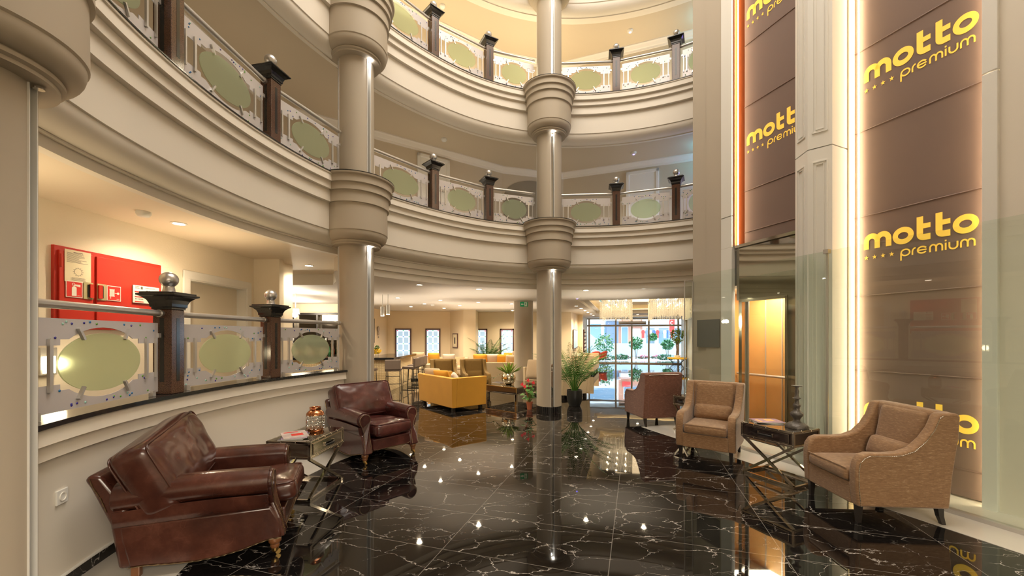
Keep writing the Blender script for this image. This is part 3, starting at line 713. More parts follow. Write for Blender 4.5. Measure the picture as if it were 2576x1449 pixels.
# shaft recess behind the banners
mb = MB(); wbox(mb, pC, pD, .55, .6, 2.82, ZR); wbox(mb, pD, pF, .42, .47, 0, ZR); struct(mb.build('wall_shaft', cream))
a_, b_ = WP(ray(1757), -.03), WP(ray(1813), -.03)
t = thing('wall_rectangle', 'dark grey flat rectangle on the grey wall behind the glass, left of the lift', 'screen')
mb = MB(); mb.prism([(a_.x,a_.y),(b_.x,b_.y),(b_.x+.01,b_.y+.004),(a_.x+.01,a_.y+.004)], 1.33, 1.765); mb.build('panel', mat('matt_dark_grey', (.12,.12,.11), .4), t)  # plain dark rectangle laid on the wall face
# faceted pilaster
t = thing('pilaster', 'white faceted pilaster with moulded panels between the two brown banners', 'pilaster')
poly = PIL+[(4.25,4.70),(3.95,5.15)]
mb = MB(); mb.prism(poly, 0, 3.60); mb.prism(poly, 3.612, ZR); mb.build('body', white, t)
def pan(a, b, z0, z1, ins):
    a = Vector((*a,0)); b = Vector((*b,0)); d = (b-a).normalized(); n_ = Vector((d.y,-d.x,0)); 
    if n_.dot(Vector((-1,-1,0))) < 0: n_ = -n_
    L_ = (b-a).length; mb = MB()
    for k, (i_, w_) in enumerate(((ins,.012),(ins+.03,.006))):
        u0, u1, v0, v1 = i_, L_-i_, z0+i_-ins, z1-i_+ins
        M = Matrix(((d.x, n_.x, 0, 0), (d.y, n_.y, 0, 0), (0,0,1,0), (0,0,0,1)))
        for (ca, cb, sz) in (((u0+u1)/2, v0, (u1-u0, .012, w_)), ((u0+u1)/2, v1, (u1-u0, .012, w_)), (u0, (v0+v1)/2, (w_, .012, v1-v0)), (u1, (v0+v1)/2, (w_, .012, v1-v0))):
            c3 = a+d*ca+n_*.004; mb.box((c3.x, c3.y, cb), sz, M=M)
    return mb
for k, (z0, z1) in enumerate(((.15,3.45),(3.78,6.5),(6.7,9.8))):
    pan(PIL[0], PIL[1], z0, z1, .05).build('panel_moulding', white, t); pan(PIL[1], PIL[2], z0, z1, .045).build('panel_moulding', white, t)
mb = MB(); mb.prism([(PIL[3][0]-.002,PIL[3][1]),(4.22,4.70),(4.22,4.66),(PIL[3][0],PIL[3][1]-.012)], 0, ZR); 
struct(mb.build('trim_10', mat('cream_reveal', (.80,.66,.42), .5)))

# lettering -------------------------------------------------------------
def ribbon(mb, pts, w_, fn, th=.004, closed=False, ends=True):
    """flat strip of width w_ along 2D pts, mapped by fn(u,v,w)"""
    n = len(pts); L_ = []; R_ = []
    for i in range(n):
        a = Vector(pts[(i-1) % n]) if (closed or i) else Vector(pts[i]); b = Vector(pts[(i+1) % n]) if (closed or i < n-1) else Vector(pts[i])
        d = (b-a).normalized(); q = Vector((-d.y, d.x))*(w_/2); p = Vector(pts[i]); L_.append(p+q); R_.append(p-q)
    vs = []; fs = []
    for a, b in zip(L_, R_): vs += [fn(a.x,a.y,0), fn(b.x,b.y,0), fn(a.x,a.y,th), fn(b.x,b.y,th)]
    for i in range(n if closed else n-1):
        j = (i+1) % n; i4, j4 = i*4, j*4
        fs += [(i4,j4,j4+1,i4+1),(i4+2,i4+3,j4+3,j4+2),(i4,i4+2,j4+2,j4),(i4+1,j4+1,j4+3,i4+3)]
    if not closed: fs += [(0,1,3,2),((n-1)*4,(n-1)*4+2,(n-1)*4+3,(n-1)*4+1)]
    mb.add(vs, fs)
def arc(cx, cy, rx, ry, a0, a1, n=14): return [(cx+rx*math.cos(R(a0+(a1-a0)*i/n)), cy+ry*math.sin(R(a0+(a1-a0)*i/n))) for i in range(n+1)]
stars = []
def logo(mb, fn):
    stars.clear()
    """two-line logo in a box about 10 wide; baseline of the big word at v=0, x-height 1.45"""
    def T(ox, oy, s): return lambda u, v, w: fn(ox+u*s, oy+v*s, w)
    w_ = .50
    # m
    f = T(0, 0, 1.); 
    ribbon(mb, [(.25,0),(.25,.72)]+arc(.78,.72,.53,.50,180,0,14)+[(1.31,0)], w_, f)
    ribbon(mb, [(1.31,.72)]+arc(1.84,.72,.53,.50,180,0,14)+[(2.37,0)], w_, f)
    def o_(x):
        ribbon(mb, arc(x+.93,.70,.68,.54,0,360,36)[:-1], .46, f, closed=True)
    o_(2.72)
    for x in (4.78, 6.28):
        ribbon(mb, [(x+.28,2.05),(x+.28,.55)]+arc(x+.62,.50,.34,.26,180,270,6)+[(x+1.12,.24)], .52, f)
        ribbon(mb, [(x+.28,1.20),(x+1.12,1.20)], .42, f)
    o_(7.55)
    # second line
    s = .585; x0 = 3.42; y0 = -1.16; w2 = .22
    def g(x): return T(x, y0, s)
    f = g(x0); ribbon(mb, [(.1,-.62),(.1,.5)], w2, f); ribbon(mb, arc(.75,.55,.62,.47,0,360,28)[:-1], w2, f, closed=True)
    f = g(x0+.97); ribbon(mb, [(.1,0),(.1,.5)]+arc(.6,.5,.5,.52,180,95,8), w2, f)
    f = g(x0+1.44); ribbon(mb, arc(.65,.55,.62,.47,-35,-330,24)[:], w2, f); ribbon(mb, [(.1,.55),(1.25,.55)], w2*.9, f)
    def m2(x):
        f = g(x); ribbon(mb, [(.1,0),(.1,.6)]+arc(.5,.6,.4,.42,180,0,12)+[(.9,0)], w2, f); ribbon(mb, [(.9,.6)]+arc(1.3,.6,.4,.42,180,0,12)+[(1.7,0)], w2, f)
    m2(x0+2.39)
    f = g(x0+3.58); ribbon(mb, [(.1,0),(.1,1.02)], w2, f); ribbon(mb, [(.1,1.22),(.1,1.45)], w2, f)
    f = g(x0+3.85); ribbon(mb, [(.1,1.02),(.1,.45)]+arc(.6,.45,.5,.42,180,360,12)+[(1.1,1.02)], w2, f)
    m2(x0+4.68)
    for k in range(4):
        cx_, cy_ = .25+.80*k, -.80; pts = []
        for i in range(10): r_ = .23 if i % 2 == 0 else .09; a = PI/2+i*PI/5; pts.append((cx_+r_*math.cos(a), cy_+r_*math.sin(a)))
        stars.append(pts)
def make_banner(label, ya, yb, off, z0, z1, bases, seams, t0, sc_):
    """fabric banner between wall depths ya (near) and yb (far)"""
    t = thing('banner', label, 'banner')
    P = WS(yb, off); Q = WS(ya, off); d = (Q-P).normalized(); L_ = (Q-P).length; n_ = -NW
    mb = MB(); N = 24; vs = []; fs = []
    fn3 = lambda u, v, w: tuple(P+d*u+n_*(w+.0)+Vector((0,0,v)))
    mb.prism([(0,z0),(L_,z0),(L_,z1),(0,z1)], -.003, 0, fn3); mb.build('fabric', banner, t)
    for z in seams: MB().tube([tuple(P+n_*.002+Vector((0,0,z))), tuple(Q+n_*.002+Vector((0,0,z)))], .007, 6).build('hem_rod', mat('banner_hem', (.13,.08,.065), .5), t)
    for zb in bases:
        mb = MB(); fnl = lambda u, v, w: tuple(P+d*(t0+u*sc_)+n_*(.002+w*.4)+Vector((0,0,zb+v*sc_*1.2))); logo(mb, fnl)
        mb.build('lettering', gold, t)
        for pts in stars: MB().prism(pts, 0, .004, fnl).build('star', gold, t)
    return t
yD = 4.485; yF = KW/(ray(2475)+.345)
SC = .0985
make_banner('tall brown fabric banner with yellow motto premium lettering behind the right-hand armchair', yF+.01, yD+.02, .10, .02, 9.6, [.61,2.455,4.30,6.145,7.99], [.27,1.12,1.95,2.83,3.78,4.68,5.6,6.5], .085, .0955)
yC = KW/(ray(1845)+.345); yE = 4.75
make_banner('tall brown fabric banner above the lift with yellow motto premium lettering, left of the pilaster', yE, yC-.10, .10, 2.84, 9.6, [4.27,6.10,7.93], [3.02,3.62,4.85,5.75,6.6], .035, .0955)
# light strips hidden in the reveals beside the banners
def strip(y_, off, z0, z1, label, d, parent=None):
    p = WS(y_, off); mb = MB(); mb.box((p.x, p.y, (z0+z1)/2), (.009,.009,z1-z0)); o = mb.build('light_strip', ledw); tag(o, label, 'light strip'); return o
strip(yD-.025, .072, .0, 9.6, 'vertical warm light strip along the left edge of the right-hand banner', 1)
strip(yF-.014, .045, .0, 9.6, 'vertical warm light strip along the right edge of the right-hand banner', 1)
strip(yC-.05, .03, 2.84, 9.6, 'vertical warm light strip along the left edge of the banner above the lift', 1)
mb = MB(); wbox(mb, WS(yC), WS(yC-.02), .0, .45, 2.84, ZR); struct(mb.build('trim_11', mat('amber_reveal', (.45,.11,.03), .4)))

# lift: polished surround, opening, cab
t = thing('lift', 'passenger lift with polished steel surround and honey wood cab, below the left banner', 'lift')
yO1 = KW/(ray(1976)+.345); yO0 = yC-.06
mb = MB(); wbox(mb, WS(yC-.02), WS(4.78), .04, .06, 2.03, 2.82); mb.build('polished_lintel', steel_mirror, t)
mb = MB(); wbox(mb, WS(yO1), WS(4.78), .04, .06, 0, 2.03); mb.build('polished_side_panel', steel_mirror, t)
mb = MB(); wbox(mb, WS(yC-.02), WS(4.78), .0, .07, 2.80, 2.84); mb.build('lintel_trim', nickel, t)
mb = MB(); wbox(mb, WS(yO0), WS(yO0-.05), .03, .12, 0, 2.03); wbox(mb, WS(yO1+.03), WS(yO1), .03, .12, 0, 2.03); wbox(mb, WS(yO0), WS(yO1), .03, .12, 2.0, 2.04); mb.build('door_frame', nickel, t)
cab = MB(); ya, yb = 6.60, yO1-.15
wbox(cab, WS(ya), WS(yb), .86, .88, 0, 2.3); wbox(cab, WS(ya), WS(ya-.02), .12, .86, 0, 2.3); wbox(cab, WS(yb+.02), WS(yb), .12, .86, 0, 2.3); cab.build('cab_wall', oak, t)
mb = MB(); wbox(mb, WS(ya), WS(yb), .12, .86, 2.22, 2.26); mb.build('cab_ceiling', white, t)
mb = MB(); wbox(mb, WS(ya), WS(yb), .12, .86, .0, .012); mb.build('cab_floor', black_granite, t)
for y_ in (6.12,5.86,5.45): mb = MB(); wbox(mb, WS(y_), WS(y_-.012), .848, .86, 0, 2.22); mb.build('panel_seam', alu, t)
mb = MB(); wbox(mb, WS(yO0-.02), WS(yO0-.08), .125, .14, 0, 2.02); mb.build('inner_post', alu, t)
mb = MB(); a_ = WS(ya-.05, .78); b_ = WS(yb+.05, .78); mb.tube([(a_.x,a_.y,.88),(b_.x,b_.y,.88)], .02, 10); mb.build('grab_rail', alu, t, smooth=40)
pt = WS(ya-.03, .5); mb = MB(); mb.box((pt.x-.0,pt.y-.02,1.35),(.14,.02,.5), math.atan2(NW.y, NW.x)); mb.build('button_panel', blackm, t)
c_ = WS((ya+yb)/2, .48); light('AREA', 'lift_cab_light', (c_.x, c_.y, 2.2), 34, (1,.9,.75), .7, parent=None)

# glass screen in front of the lift wall
t = thing('glass_screen', 'tall clear glass screen standing in front of the lift wall and banners', 'glass screen')
def gl(y_): return Vector((4.915-.345*y_, y_, 0))
GA, GB = gl(6.18), gl(-2.2)
for k, (y0, y1) in enumerate(((6.18,4.36),(4.355,1.9),(1.895,-2.2))):
    a_, b_ = gl(y0), gl(y1); mb = MB(); mb.prism([(a_.x,a_.y),(b_.x,b_.y),(b_.x+.009,b_.y),(a_.x+.009,a_.y)], .035, 2.425); mb.build('glass_pane', glassS, t)
mb = MB(); mb.prism([((GA+NW*-.03).x,(GA+NW*-.03).y),((GB+NW*-.03).x,(GB+NW*-.03).y),((GB+NW*.04).x,(GB+NW*.04).y),((GA+NW*.04).x,(GA+NW*.04).y)], .003, .035); mb.build('floor_channel', alu, t)
g = gl(4.36); mb = MB(); mb.box((g.x+.012,g.y,1.22),(.014,.022,2.37), math.atan2(NW.y,NW.x)); mb.build('joint_strip', alu, t)
mb = MB(); mb.box((g.x+.01,g.y,2.42),(.05,.05,.045), math.atan2(NW.y,NW.x)); mb.build('joint_clamp', alu, t)
e1 = Vector((2.86,6.66,0)); e2 = pA+Vector((-.01,0,0)); d = (e2-e1).normalized()
t = thing('glass_fin', 'narrow framed glass fin between the tall right wall and the middle armchair', 'glass panel')
mb = MB(); mb.prism([(e1.x,e1.y),(e2.x,e2.y),(e2.x,e2.y-.008),(e1.x,e1.y-.008)], .01, 2.42); mb.build('glass_pane', glassS, t)
mb = MB()
for p in (e1, e2): mb.box((p.x,p.y-.004,1.215),(.012,.016,2.41))
mb.bar((e1.x,e1.y-.004,2.42),(e2.x,e2.y-.004,2.42),.014,.012); mb.build('edge_frame', alu, t)

# ------------------------------------------------------------------ left corridor wall
XA = Vector((-4.13,2.5,0)); LD = Vector((.02,1,0)).normalized()
def lw(r_, y=None): # point of corridor wall on a ray
    # X = -4.18 + .02 Y
    Y = 4.18/(.02-r_); return Vector((-4.18+.02*Y, Y, 0))
mb = MB(); mb.add([(-4.24,-3.9,0),(-4.05,6.3,0),(-4.05,6.3,2.75),(-4.24,-3.9,2.75)], [(0,1,2,3)])
a_, b_ = lw(ray(478)), lw(ray(620))
mb = MB()
def wallseg(mb, p, q, z0, z1, th=.12): mb.prism([(p.x,p.y),(q.x,q.y),(q.x-th,q.y),(p.x-th,p.y)], z0, z1)
wallseg(mb, Vector((-4.26,-3.9,0)), a_, 0, 2.75); wallseg(mb, a_, b_, 2.22, 2.75); wallseg(mb, b_, Vector((-4.054,6.3,0)), 0, 2.75)
struct(mb.build('wall_left', wallp))
mb = MB(); mb.prism([(-4.17,6.3),(-3.65,6.3),(-3.65,6.42),(-4.17,6.42)], 0, 2.75); struct(mb.build('wall_left', wallp))
mb = MB(); mb.prism([(-4.17,6.42),(-3.77,6.42),(-3.77,6.9),(-4.17,6.9)], 0, 2.75); struct(mb.build('wall_left', wallp))
# recessed door
o = bpy.data.objects.new('door_4', None); C.objects.link(o); struct(o)
mb = MB()
wallseg(mb, a_+Vector((.012,-.11,0)), a_+Vector((.012,0,0)), 0, 2.33, .14); wallseg(mb, b_+Vector((.012,0,0)), b_+Vector((.012,.11,0)), 0, 2.33, .14); wallseg(mb, a_+Vector((.012,-.11,0)), b_+Vector((.012,.11,0)), 2.22, 2.33, .14); mb.build('door_frame', white, o, bevel=.01)
mb = MB(); wallseg(mb, a_+Vector((-.14,0,0)), b_+Vector((-.14,0,0)), 0, 2.22, .03); mb.build('door_leaf', mat('door_cream', (.78,.70,.56), .45), o)
mb = MB(); wallseg(mb, a_, a_+Vector((0,.012,0)), 0, 2.22, .16); wallseg(mb, b_-Vector((0,.012,0)), b_, 0, 2.22, .16); wallseg(mb, a_, b_, 2.208, 2.22, .16); mb.build('reveal', white, o)
# fire cabinet
fa, fb = lw(ray(128)), lw(ray(400)); fd = (fb-fa).normalized(); fn_ = Vector((fd.y,-fd.x,0)); FW = (fb-fa).length
t = thing('fire_cabinet', 'red double-door fire cabinet with notices on the cream corridor wall', 'fire cabinet', tuple(fa+fn_*.0+Vector((0,0,1.565))), math.atan2(fd.y, fd.x))
# local: x along wall, -y towards the atrium
HC = .755
MB().box((FW/2,-.012,HC/2),(FW,.03,HC)).build('frame', redcab, t, bevel=.004)
for k, (x0, x1) in enumerate(((.03,.315),(.35,FW-.03))):
    dr = MB().box(((x0+x1)/2,-.034,HC/2),(x1-x0,.016,HC-.08)).build('door', redcab, t, bevel=.003)
    hx = .2675 if k == 0 else .392; sg = -1 if k == 0 else 1
    mb = MB(); mb.box((hx,-.045,.37),(.085,.01,.16)); h = mb.build('latch_plate', mat('khaki_plastic', (.45,.40,.22), .5), dr)
    MB().box((hx-sg*.012,-.052,.37),(.04,.01,.12)).build('recess', blackm, dr); MB().box((hx+sg*(-.02)*-1*.0+(.022 if k==0 else -.022),-.056,.37),(.035,.014,.13)).build('pull_flap', redcab, dr)
    # pictogram
    sx = .146 if k == 0 else .51
    fnl = lambda u, v, w: (sx+u, -.046-w, .37+v)
    mb = MB(); mb.prism([(-.07,-.075),(.07,-.075),(.07,.075),(-.07,.075)], 0, .002, fnl); mb.m = 1
    mb.prism([(-.064,-.069),(.064,-.069),(.064,.069),(-.064,.069)], .002, .003, fnl); mb.m = 0
    if k == 0:
        mb.prism([(-.022,-.06),(.018,-.06),(.018,.01)]+arc(-.002,.012,.02,.016,0,180,8)+[(-.022,.01)], .003, .004, fnl)
        mb.prism([(-.008,.03),(.004,.03),(.004,.042),(-.008,.042)], .003, .004, fnl); mb.prism([(.0,.034),(.05,.024),(.05,.048),(.0,.046)], .003, .004, fnl); ribbon(mb, arc(-.008,.046,.012,.012,0,250,8), .004, lambda u, v, w: fnl(u, v, .0035+w*.3))
    else:
        for q in range(8): mb.prism([(-.045+q*.0062,-.032),(-.0405+q*.0062,-.032),(-.0405+q*.0062,.04),(-.045+q*.0062,.04)], .003, .004, fnl)
        mb.prism([(-.048,-.03),(.006,-.03),(.006,-.026),(-.048,-.026)], .003, .004, fnl); mb.prism([(-.048,.036),(.006,.036),(.006,.041),(-.048,.041)], .003, .004, fnl)
        mb.prism([(.006,.0),(.03,.0),(.03,.005),(.006,.005)], .003, .004, fnl); mb.prism(arc(.04,.002,.013,.013,0,360,12)[:-1], .003, .004, fnl); mb.prism([(-.038,-.055),(-.032,-.055),(-.032,-.03),(-.038,-.03)], .003, .004, fnl)
    for q in range(5): mb.prism([(.025+q*.006,-.058),(.029+q*.006,-.058),(.029+q*.006,-.054),(.025+q*.006,-.054)], .003, .004, fnl)
    mb.build('pictogram_sign', [signw, redsign], dr)
for z in (.62,): MB().tube([(.04,-.045,z-.06),(.04,-.045,z+.06)], .009, 8).build('hinge', redcab, t)
o = thing('notice', 'large printed paper notice with dial diagram, upper left of the red fire cabinet', 'notice', tuple(fa+fn_*.045+Vector((0,0,1.265))), math.atan2(fd.y, fd.x))
MB().box((.18,-.001,.885),(.224,.002,.295)).build('sheet', paper, o)
mb = MB()
rnd = random.Random(3); zz = 1.012
mb.box((.18,-.003,zz),(.08,.001,.005))
for i in range(11): zz -= .0085; w_ = rnd.uniform(.10,.18); mb.box((.085+w_/2,-.003,zz),(w_,.001,.0025))
ribbon(mb, arc(.18,.835,.032,.032,0,360,20)[:-1], .002, lambda u, v, w: (u, -.0025-w*.2, v), closed=True)
for i in range(12): a = i*PI/6; mb.box((.18+.04*math.cos(a),-.003,.835+.038*math.sin(a)),(.010,.001,.0025))
for i in range(4): mb.box((.18,-.003,.778-i*.008),(.11+.02*(i%2),.001,.0025))
mb.build('print', ink, o)
o = thing('notice', 'small printed notice with red bars at the right side of the red fire cabinet', 'notice', tuple(fa+fn_*.05+Vector((0,0,1.35))), math.atan2(fd.y, fd.x))
MB().box((.858,-.001,.605),(.31,.012,.19)).build('board', signw, o, bevel=.003)
mb = MB()
for (x_, z_, w_, h_) in ((.77,.630,.10,.012),(.77,.575,.10,.010),(.77,.525,.10,.010)): mb.box((x_,-.008,z_),(w_,.001,h_))
mb.m = 1
for (x_, z_, w_, h_) in ((.75,.688,.05,.004),(.745,.678,.04,.004),(.75,.668,.05,.004),(.90,.680,.12,.004)): mb.box((x_,-.008,z_),(w_,.001,h_))
mb.box((.80,-.008,.675),(.022,.001,.03))
for i in range(21): mb.box((.728+.014*(i%7),-.008,.603-.025*(i//7)),(.006,.001,.012)); mb.box((.86+.03*(i%5),-.008,.65-.022*(i//5)),(.018,.001,.005))
mb.build('print', [redsign, ink], o)
# wall lamp and corridor fittings
p = lw(ray(112)); t = thing('wall_lamp', 'square wall lamp glowing low on the corridor wall at the far left', 'wall lamp', (p.x+.0,p.y,1.28), math.atan2(fd.y, fd.x))
MB().box((0,-.02,0),(.13,.04,.24)).build('housing', alu, t, bevel=.004); MB().box((0,-.043,-.03),(.09,.008,.15)).build('glass_diffuser', mat('wall_lamp_glow', (1,1,1), .5, emit=(1,.84,.5), es=3.5), t)
light('POINT', 'wall_lamp_light', (p.x+.12,p.y,1.26), 1.2, (1,.82,.5), .05)

# ------------------------------------------------------------------ lounge shell
LWALL = [(-12,12.4),(-5.0,12.4),(-4.9,15.8),(-2.5,16.2),(-1.86,15.35),(-1.39,15.35),(-1.39,16.6),(2.45,16.6),(4.24,22.6)]
mb = MB(); Q_ = offs(LWALL, -.12)
for i in range(len(LWALL)-1):
    mb.add([(*LWALL[i],0),(*LWALL[i+1],0),(*LWALL[i+1],2.55),(*LWALL[i],2.55)], [(0,1,2,3)])
struct(mb.build('wall_back', mat('lounge_wall_paint', (.80,.68,.50), .6), recalc=False))
mb = MB(); mb.add([(9.1,21.6,0),(9.1,21.6,2.55),(4.6,6.9,2.55),(4.6,6.9,0)], [(0,1,2,3)]); struct(mb.build('wall_right', wallp))
def wallframe(a, b):
    a = Vector((*a,0)); b = Vector((*b,0)); d = (b-a).normalized(); return a, d, Vector((d.y,-d.x,0))
def winx(x, a, b): return seg_wall_point((x-CX)/F, a, b)
wn = 0
for x0, x1, A, B in ((994,1035,LWALL[2],LWALL[3]),(1070,1108,LWALL[2],LWALL[3]),(1187,1226,LWALL[6],LWALL[7]),(1258,1293,LWALL[6],LWALL[7])):
    wn += 1; p = winx(x0,A,B); q = winx(x1,A,B); d = (q-p).normalized(); W_ = (q-p).length
    o = bpy.data.objects.new('window_%d' % wn, None); C.objects.link(o); struct(o); o.location = (p.x,p.y,.60); o.rotation_euler = (0,0,math.atan2(d.y,d.x)); H = 1.21
    mb = MB(); f_ = .055
    for c3, s3 in (((W_/2,-.02,f_/2),(W_,.06,f_)),((W_/2,-.02,H-f_/2),(W_,.06,f_)),((f_/2,-.02,H/2),(f_,.06,H)),((W_-f_/2,-.02,H/2),(f_,.06,H))): mb.box(c3, s3)
    mb.build('window_frame', winframe, o)
    mb = MB(); iw, ih = W_-2*f_, H-2*f_
    mb.box((W_/2,-.005,H/2),(iw,.004,ih))
    xs = [f_, f_+.04, W_/2-.02, W_/2+.02, W_-f_-.04, W_-f_]; zs = [f_+ih*k/4 for k in range(5)]
    mb.m = 1
    for xx in (f_+.035, W_/2, W_-f_-.035): mb.box((xx,-.009,H/2),(.04,.004,ih-.02))
    for k, zz in enumerate(zs): mb.box((W_/2,-.009,min(max(zz,f_+.035),H-f_-.035)),(iw-.02,.004,.04))
    for k, zz in enumerate(zs):
        for j, xx in enumerate((f_+.035, W_/2, W_-f_-.035)):
            mb.m = 2 if (k in (0,4) and j != 1) else (3 if (k+j) % 2 else 4); mb.box((xx,-.012,min(max(zz,f_+.035),H-f_-.035)),(.045,.004,.045))
    mb.build('stained_glass', [mat('pane_blue', (.5,.7,.9), .3, emit=(.38,.62,.86), es=.5), mat('pane_white', (1,1,1), .3, emit=(.95,.97,1), es=1.1), mat('pane_red', (.8,.05,.1), .3, emit=(.8,.04,.1), es=.6), mat('pane_green', (.1,.6,.3), .3, emit=(.1,.55,.3), es=.5), mat('pane_cobalt', (.1,.3,.7), .3, emit=(.05,.3,.7), es=.6)], o)
# framed picture on the angled lounge wall
A, B = LWALL[3], LWALL[4]; p = winx(1140,A,B); q = winx(1152.5,A,B); d = (q-p).normalized(); W_ = (q-p).length
t = thing('picture', 'small framed print on the angled lounge wall between the stained windows', 'picture', (p.x,p.y,1.05), math.atan2(d.y,d.x))
MB().box((W_/2,-.02,.28),(W_,.03,.57)).build('frame', winframe, t); MB().box((W_/2,-.037,.28),(W_-.08,.004,.49)).build('print', paper, t); MB().box((W_/2,-.040,.28),(W_*.25,.002,.25)).build('motif', ink, t)
# lounge left wall: screen, clocks
A, B = LWALL[1], LWALL[2]
p = Vector((-4.94,14.35,0)); 
o = thing('television', 'black wall screen seen edge-on on the lounge wall above the bar', 'television', (-4.90,13.6,1.25)); MB().box((0.0,0,.45),(.05,1.3,.86)).build('screen', blackm, o)
for k, (y_, z_, r_) in enumerate(((14.75,1.77,.10),(14.75,1.60,.065),(14.75,1.47,.035))):
    o = thing('wall_plate', ['large round ornament plate, topmost of three on the lounge wall beside the bar', 'middle round ornament plate on the lounge wall beside the bar', 'tiny lowest ornament on the lounge wall beside the bar'][k], 'wall ornament', (-4.91,y_,z_), 0)
    mb = MB(); M = Matrix.Rotation(PI/2, 4, 'Y'); mb.M = M; mb.lathe([(r_,0),(r_,.01),(r_*.85,.02),(r_*.3,.015)], n=24); mb.build('plate', greyp, o)

# ------------------------------------------------------------------ entrance facade
fa_ = Vector((4.24,22.6,0)); fb_ = Vector((9.1,21.6,0)); fd_ = (fb_-fa_).normalized(); FLN = (fb_-fa_).length
t = bpy.data.objects.new('window_5', None); C.objects.link(t); struct(t); t.location = tuple(fa_); t.rotation_euler = (0,0,math.atan2(fd_.y,fd_.x))
def fx(x): q = seg_wall_point((x-CX)/F, (fa_.x,fa_.y), (fb_.x,fb_.y)); return (q-fa_).length
mb = MB(); br = mat('bronze_frame', (.46,.37,.27), .4, metal=.2)
for x_ in (1482,1549,1589,1632,1706): mb.box((fx(x_),0,1.25),(.09,.10,2.5))
mb.box((FLN/2,0,2.09),(FLN,.12,.09)); mb.box((FLN/2,0,.03),(FLN,.12,.06)); mb.box((FLN/2,0,2.47),(FLN,.12,.06)); mb.build('mullion', br, t)
mb = MB(); mb.box((FLN/2,0,1.25),(FLN-.05,.012,2.42)); mb.build('window_pane', glassE, t)
p = seg_wall_point((1590-CX)/F, (4.14,22.3), (9.0,21.3)); o = thing('air_curtain', 'long beige air curtain unit above the glass entrance doors', 'air curtain', (p.x,p.y,2.22), math.atan2(fd_.y,fd_.x))
MB().box((0,-.1,.0),(1.42,.22,.17)).build('housing', white, o, bevel=.01); MB().box((0,-.215,-.05),(1.36,.01,.04)).build('outlet_grille', winframe, o)
for s_ in (-.5,.5): MB().bar((s_,-.05,.08),(s_,-.05,.27),.015,.015).build('hanger', alu, o)

# outside: forecourt, low curved wall, planting, buildings -----------------
mb = MB(); mb.add([(-6,22.7,-.01),(24,21.4,-.01),(24,60,-.01),(-6,60,-.01)], [(0,1,2,3)]); struct(mb.build('floor_outside', mat('forecourt_paving', (.62,.66,.70), .5)))
lowm = mat('blue_white_render', (.55,.68,.80), .7)
t = thing('garden_wall', 'low curved pale garden wall outside the entrance doors', 'wall')
mb = MB(); pth = []
for i in range(33):
    s_ = i/32; x_ = 4.2+9.5*s_; y_ = 28.6+1.2*math.sin(PI*s_)-0.8*s_
    pth.append((x_, y_))
vs = []; fs = []
for i, (x_, y_) in enumerate(pth):
    h_ = .98+2.6*max(0, (1-i/11.))**2.2
    vs += [(x_,y_,0),(x_,y_,h_),(x_,y_+.2,h_),(x_,y_+.2,0)]
for i in range(len(pth)-1):
    for k in range(3): fs.append((i*4+k, i*4+k+1, i*4+5+k, i*4+4+k))
mb.add(vs, fs); mb.build('wall_body', lowm, t)
def bush(c, r, n, seed, leaf=.06, flat=1.):
    rnd = random.Random(seed); mb = MB()
    for i in range(n):
        v = Vector((rnd.gauss(0,1), rnd.gauss(0,1), rnd.gauss(0,1))).normalized()*rnd.uniform(.55,1.)
        p = Vector((c[0]+v.x*r[0], c[1]+v.y*r[1], c[2]+v.z*r[2]*flat)); a = Vector((rnd.uniform(-1,1),rnd.uniform(-1,1),rnd.uniform(-.6,.6))).normalized()*leaf; b = a.cross(Vector((rnd.uniform(-1,1),rnd.uniform(-1,1),1))).normalized()*leaf*.45
        mb.add([tuple(p-a),tuple(p+b),tuple(p+a),tuple(p-b)], [(0,1,2,3)])
    return mb
OUTB = [('round green shrub on thin stems outside, behind the left door leaf', 1600,26.6,1.05,.50,.45), ('round shrub outside near the right side of the entrance', 1679,26.4,.95,.42,.36), ('large loose shrub outside at the left of the entrance glass', 1521,26.2,1.0,.65,.70), ('small shrub standing above the garden wall outside', 1641,29.6,1.45,.35,.3)]
for k, (lb, x_, Y_, z_, rx, rz_) in enumerate(OUTB):
    X_ = (x_-CX)/F*Y_; t = thing('garden_shrub', lb, 'shrub', (X_,Y_,0))
    bush((0,0,z_), (rx,rx,rz_), 420, 50+k, .10).build('foliage', mat('garden_leaf', (.06,.26,.09), .5, var=.4, vs=5), t, recalc=False)
    mb = MB()
    for a in (-.08,0,.08): mb.tube([(a*.4,0,0),(a,0.02,z_*.6),(a*2.2,0,z_)], .018, 5)
    mb.build('stem', bark, t)
for k, (lb, x_, Y_, w_) in enumerate((('low dark green hedge mound outside at the far left of the doors', 1522,25.6,.75),('low green mound of planting outside, right of the doors', 1674,25.7,.6),('low planting with pink flowers outside left of centre', 1562,26.2,.55))):
    X_ = (x_-CX)/F*Y_; t = thing('ground_planting', lb, 'plants', (X_,Y_,0)); bush((0,0,.14), (w_,.35,.22), 380, 70+k, .07).build('foliage', mat('garden_leaf2', (.03,.17,.06), .5, var=.4, vs=5), t, recalc=False)
for k, (lb, x_) in enumerate((('pink flowers at the foot of the garden wall, left cluster', 1571),('pink flowers at the foot of the garden wall, centre cluster', 1618),('pink flowers at the foot of the garden wall, right cluster', 1652))):
    X_ = (x_-CX)/F*27; t = thing('flower_bed', lb, 'flowers', (X_,27,0)); bush((0,0,.12), (.42,.2,.13), 160, 90+k, .05).build('blossom', pinkfl, t, recalc=False); bush((0,0,.08), (.5,.25,.1), 160, 95+k, .06).build('foliage', MATS['garden_leaf2'], t, recalc=False)
bw = mat('street_white_render', (.80,.82,.84), .7); bg = mat('street_grey_render', (.16,.22,.32), .6); bo = mat('street_orange_render', (.62,.30,.20), .7); bglass = mat('street_glass', (.18,.30,.42), .15)
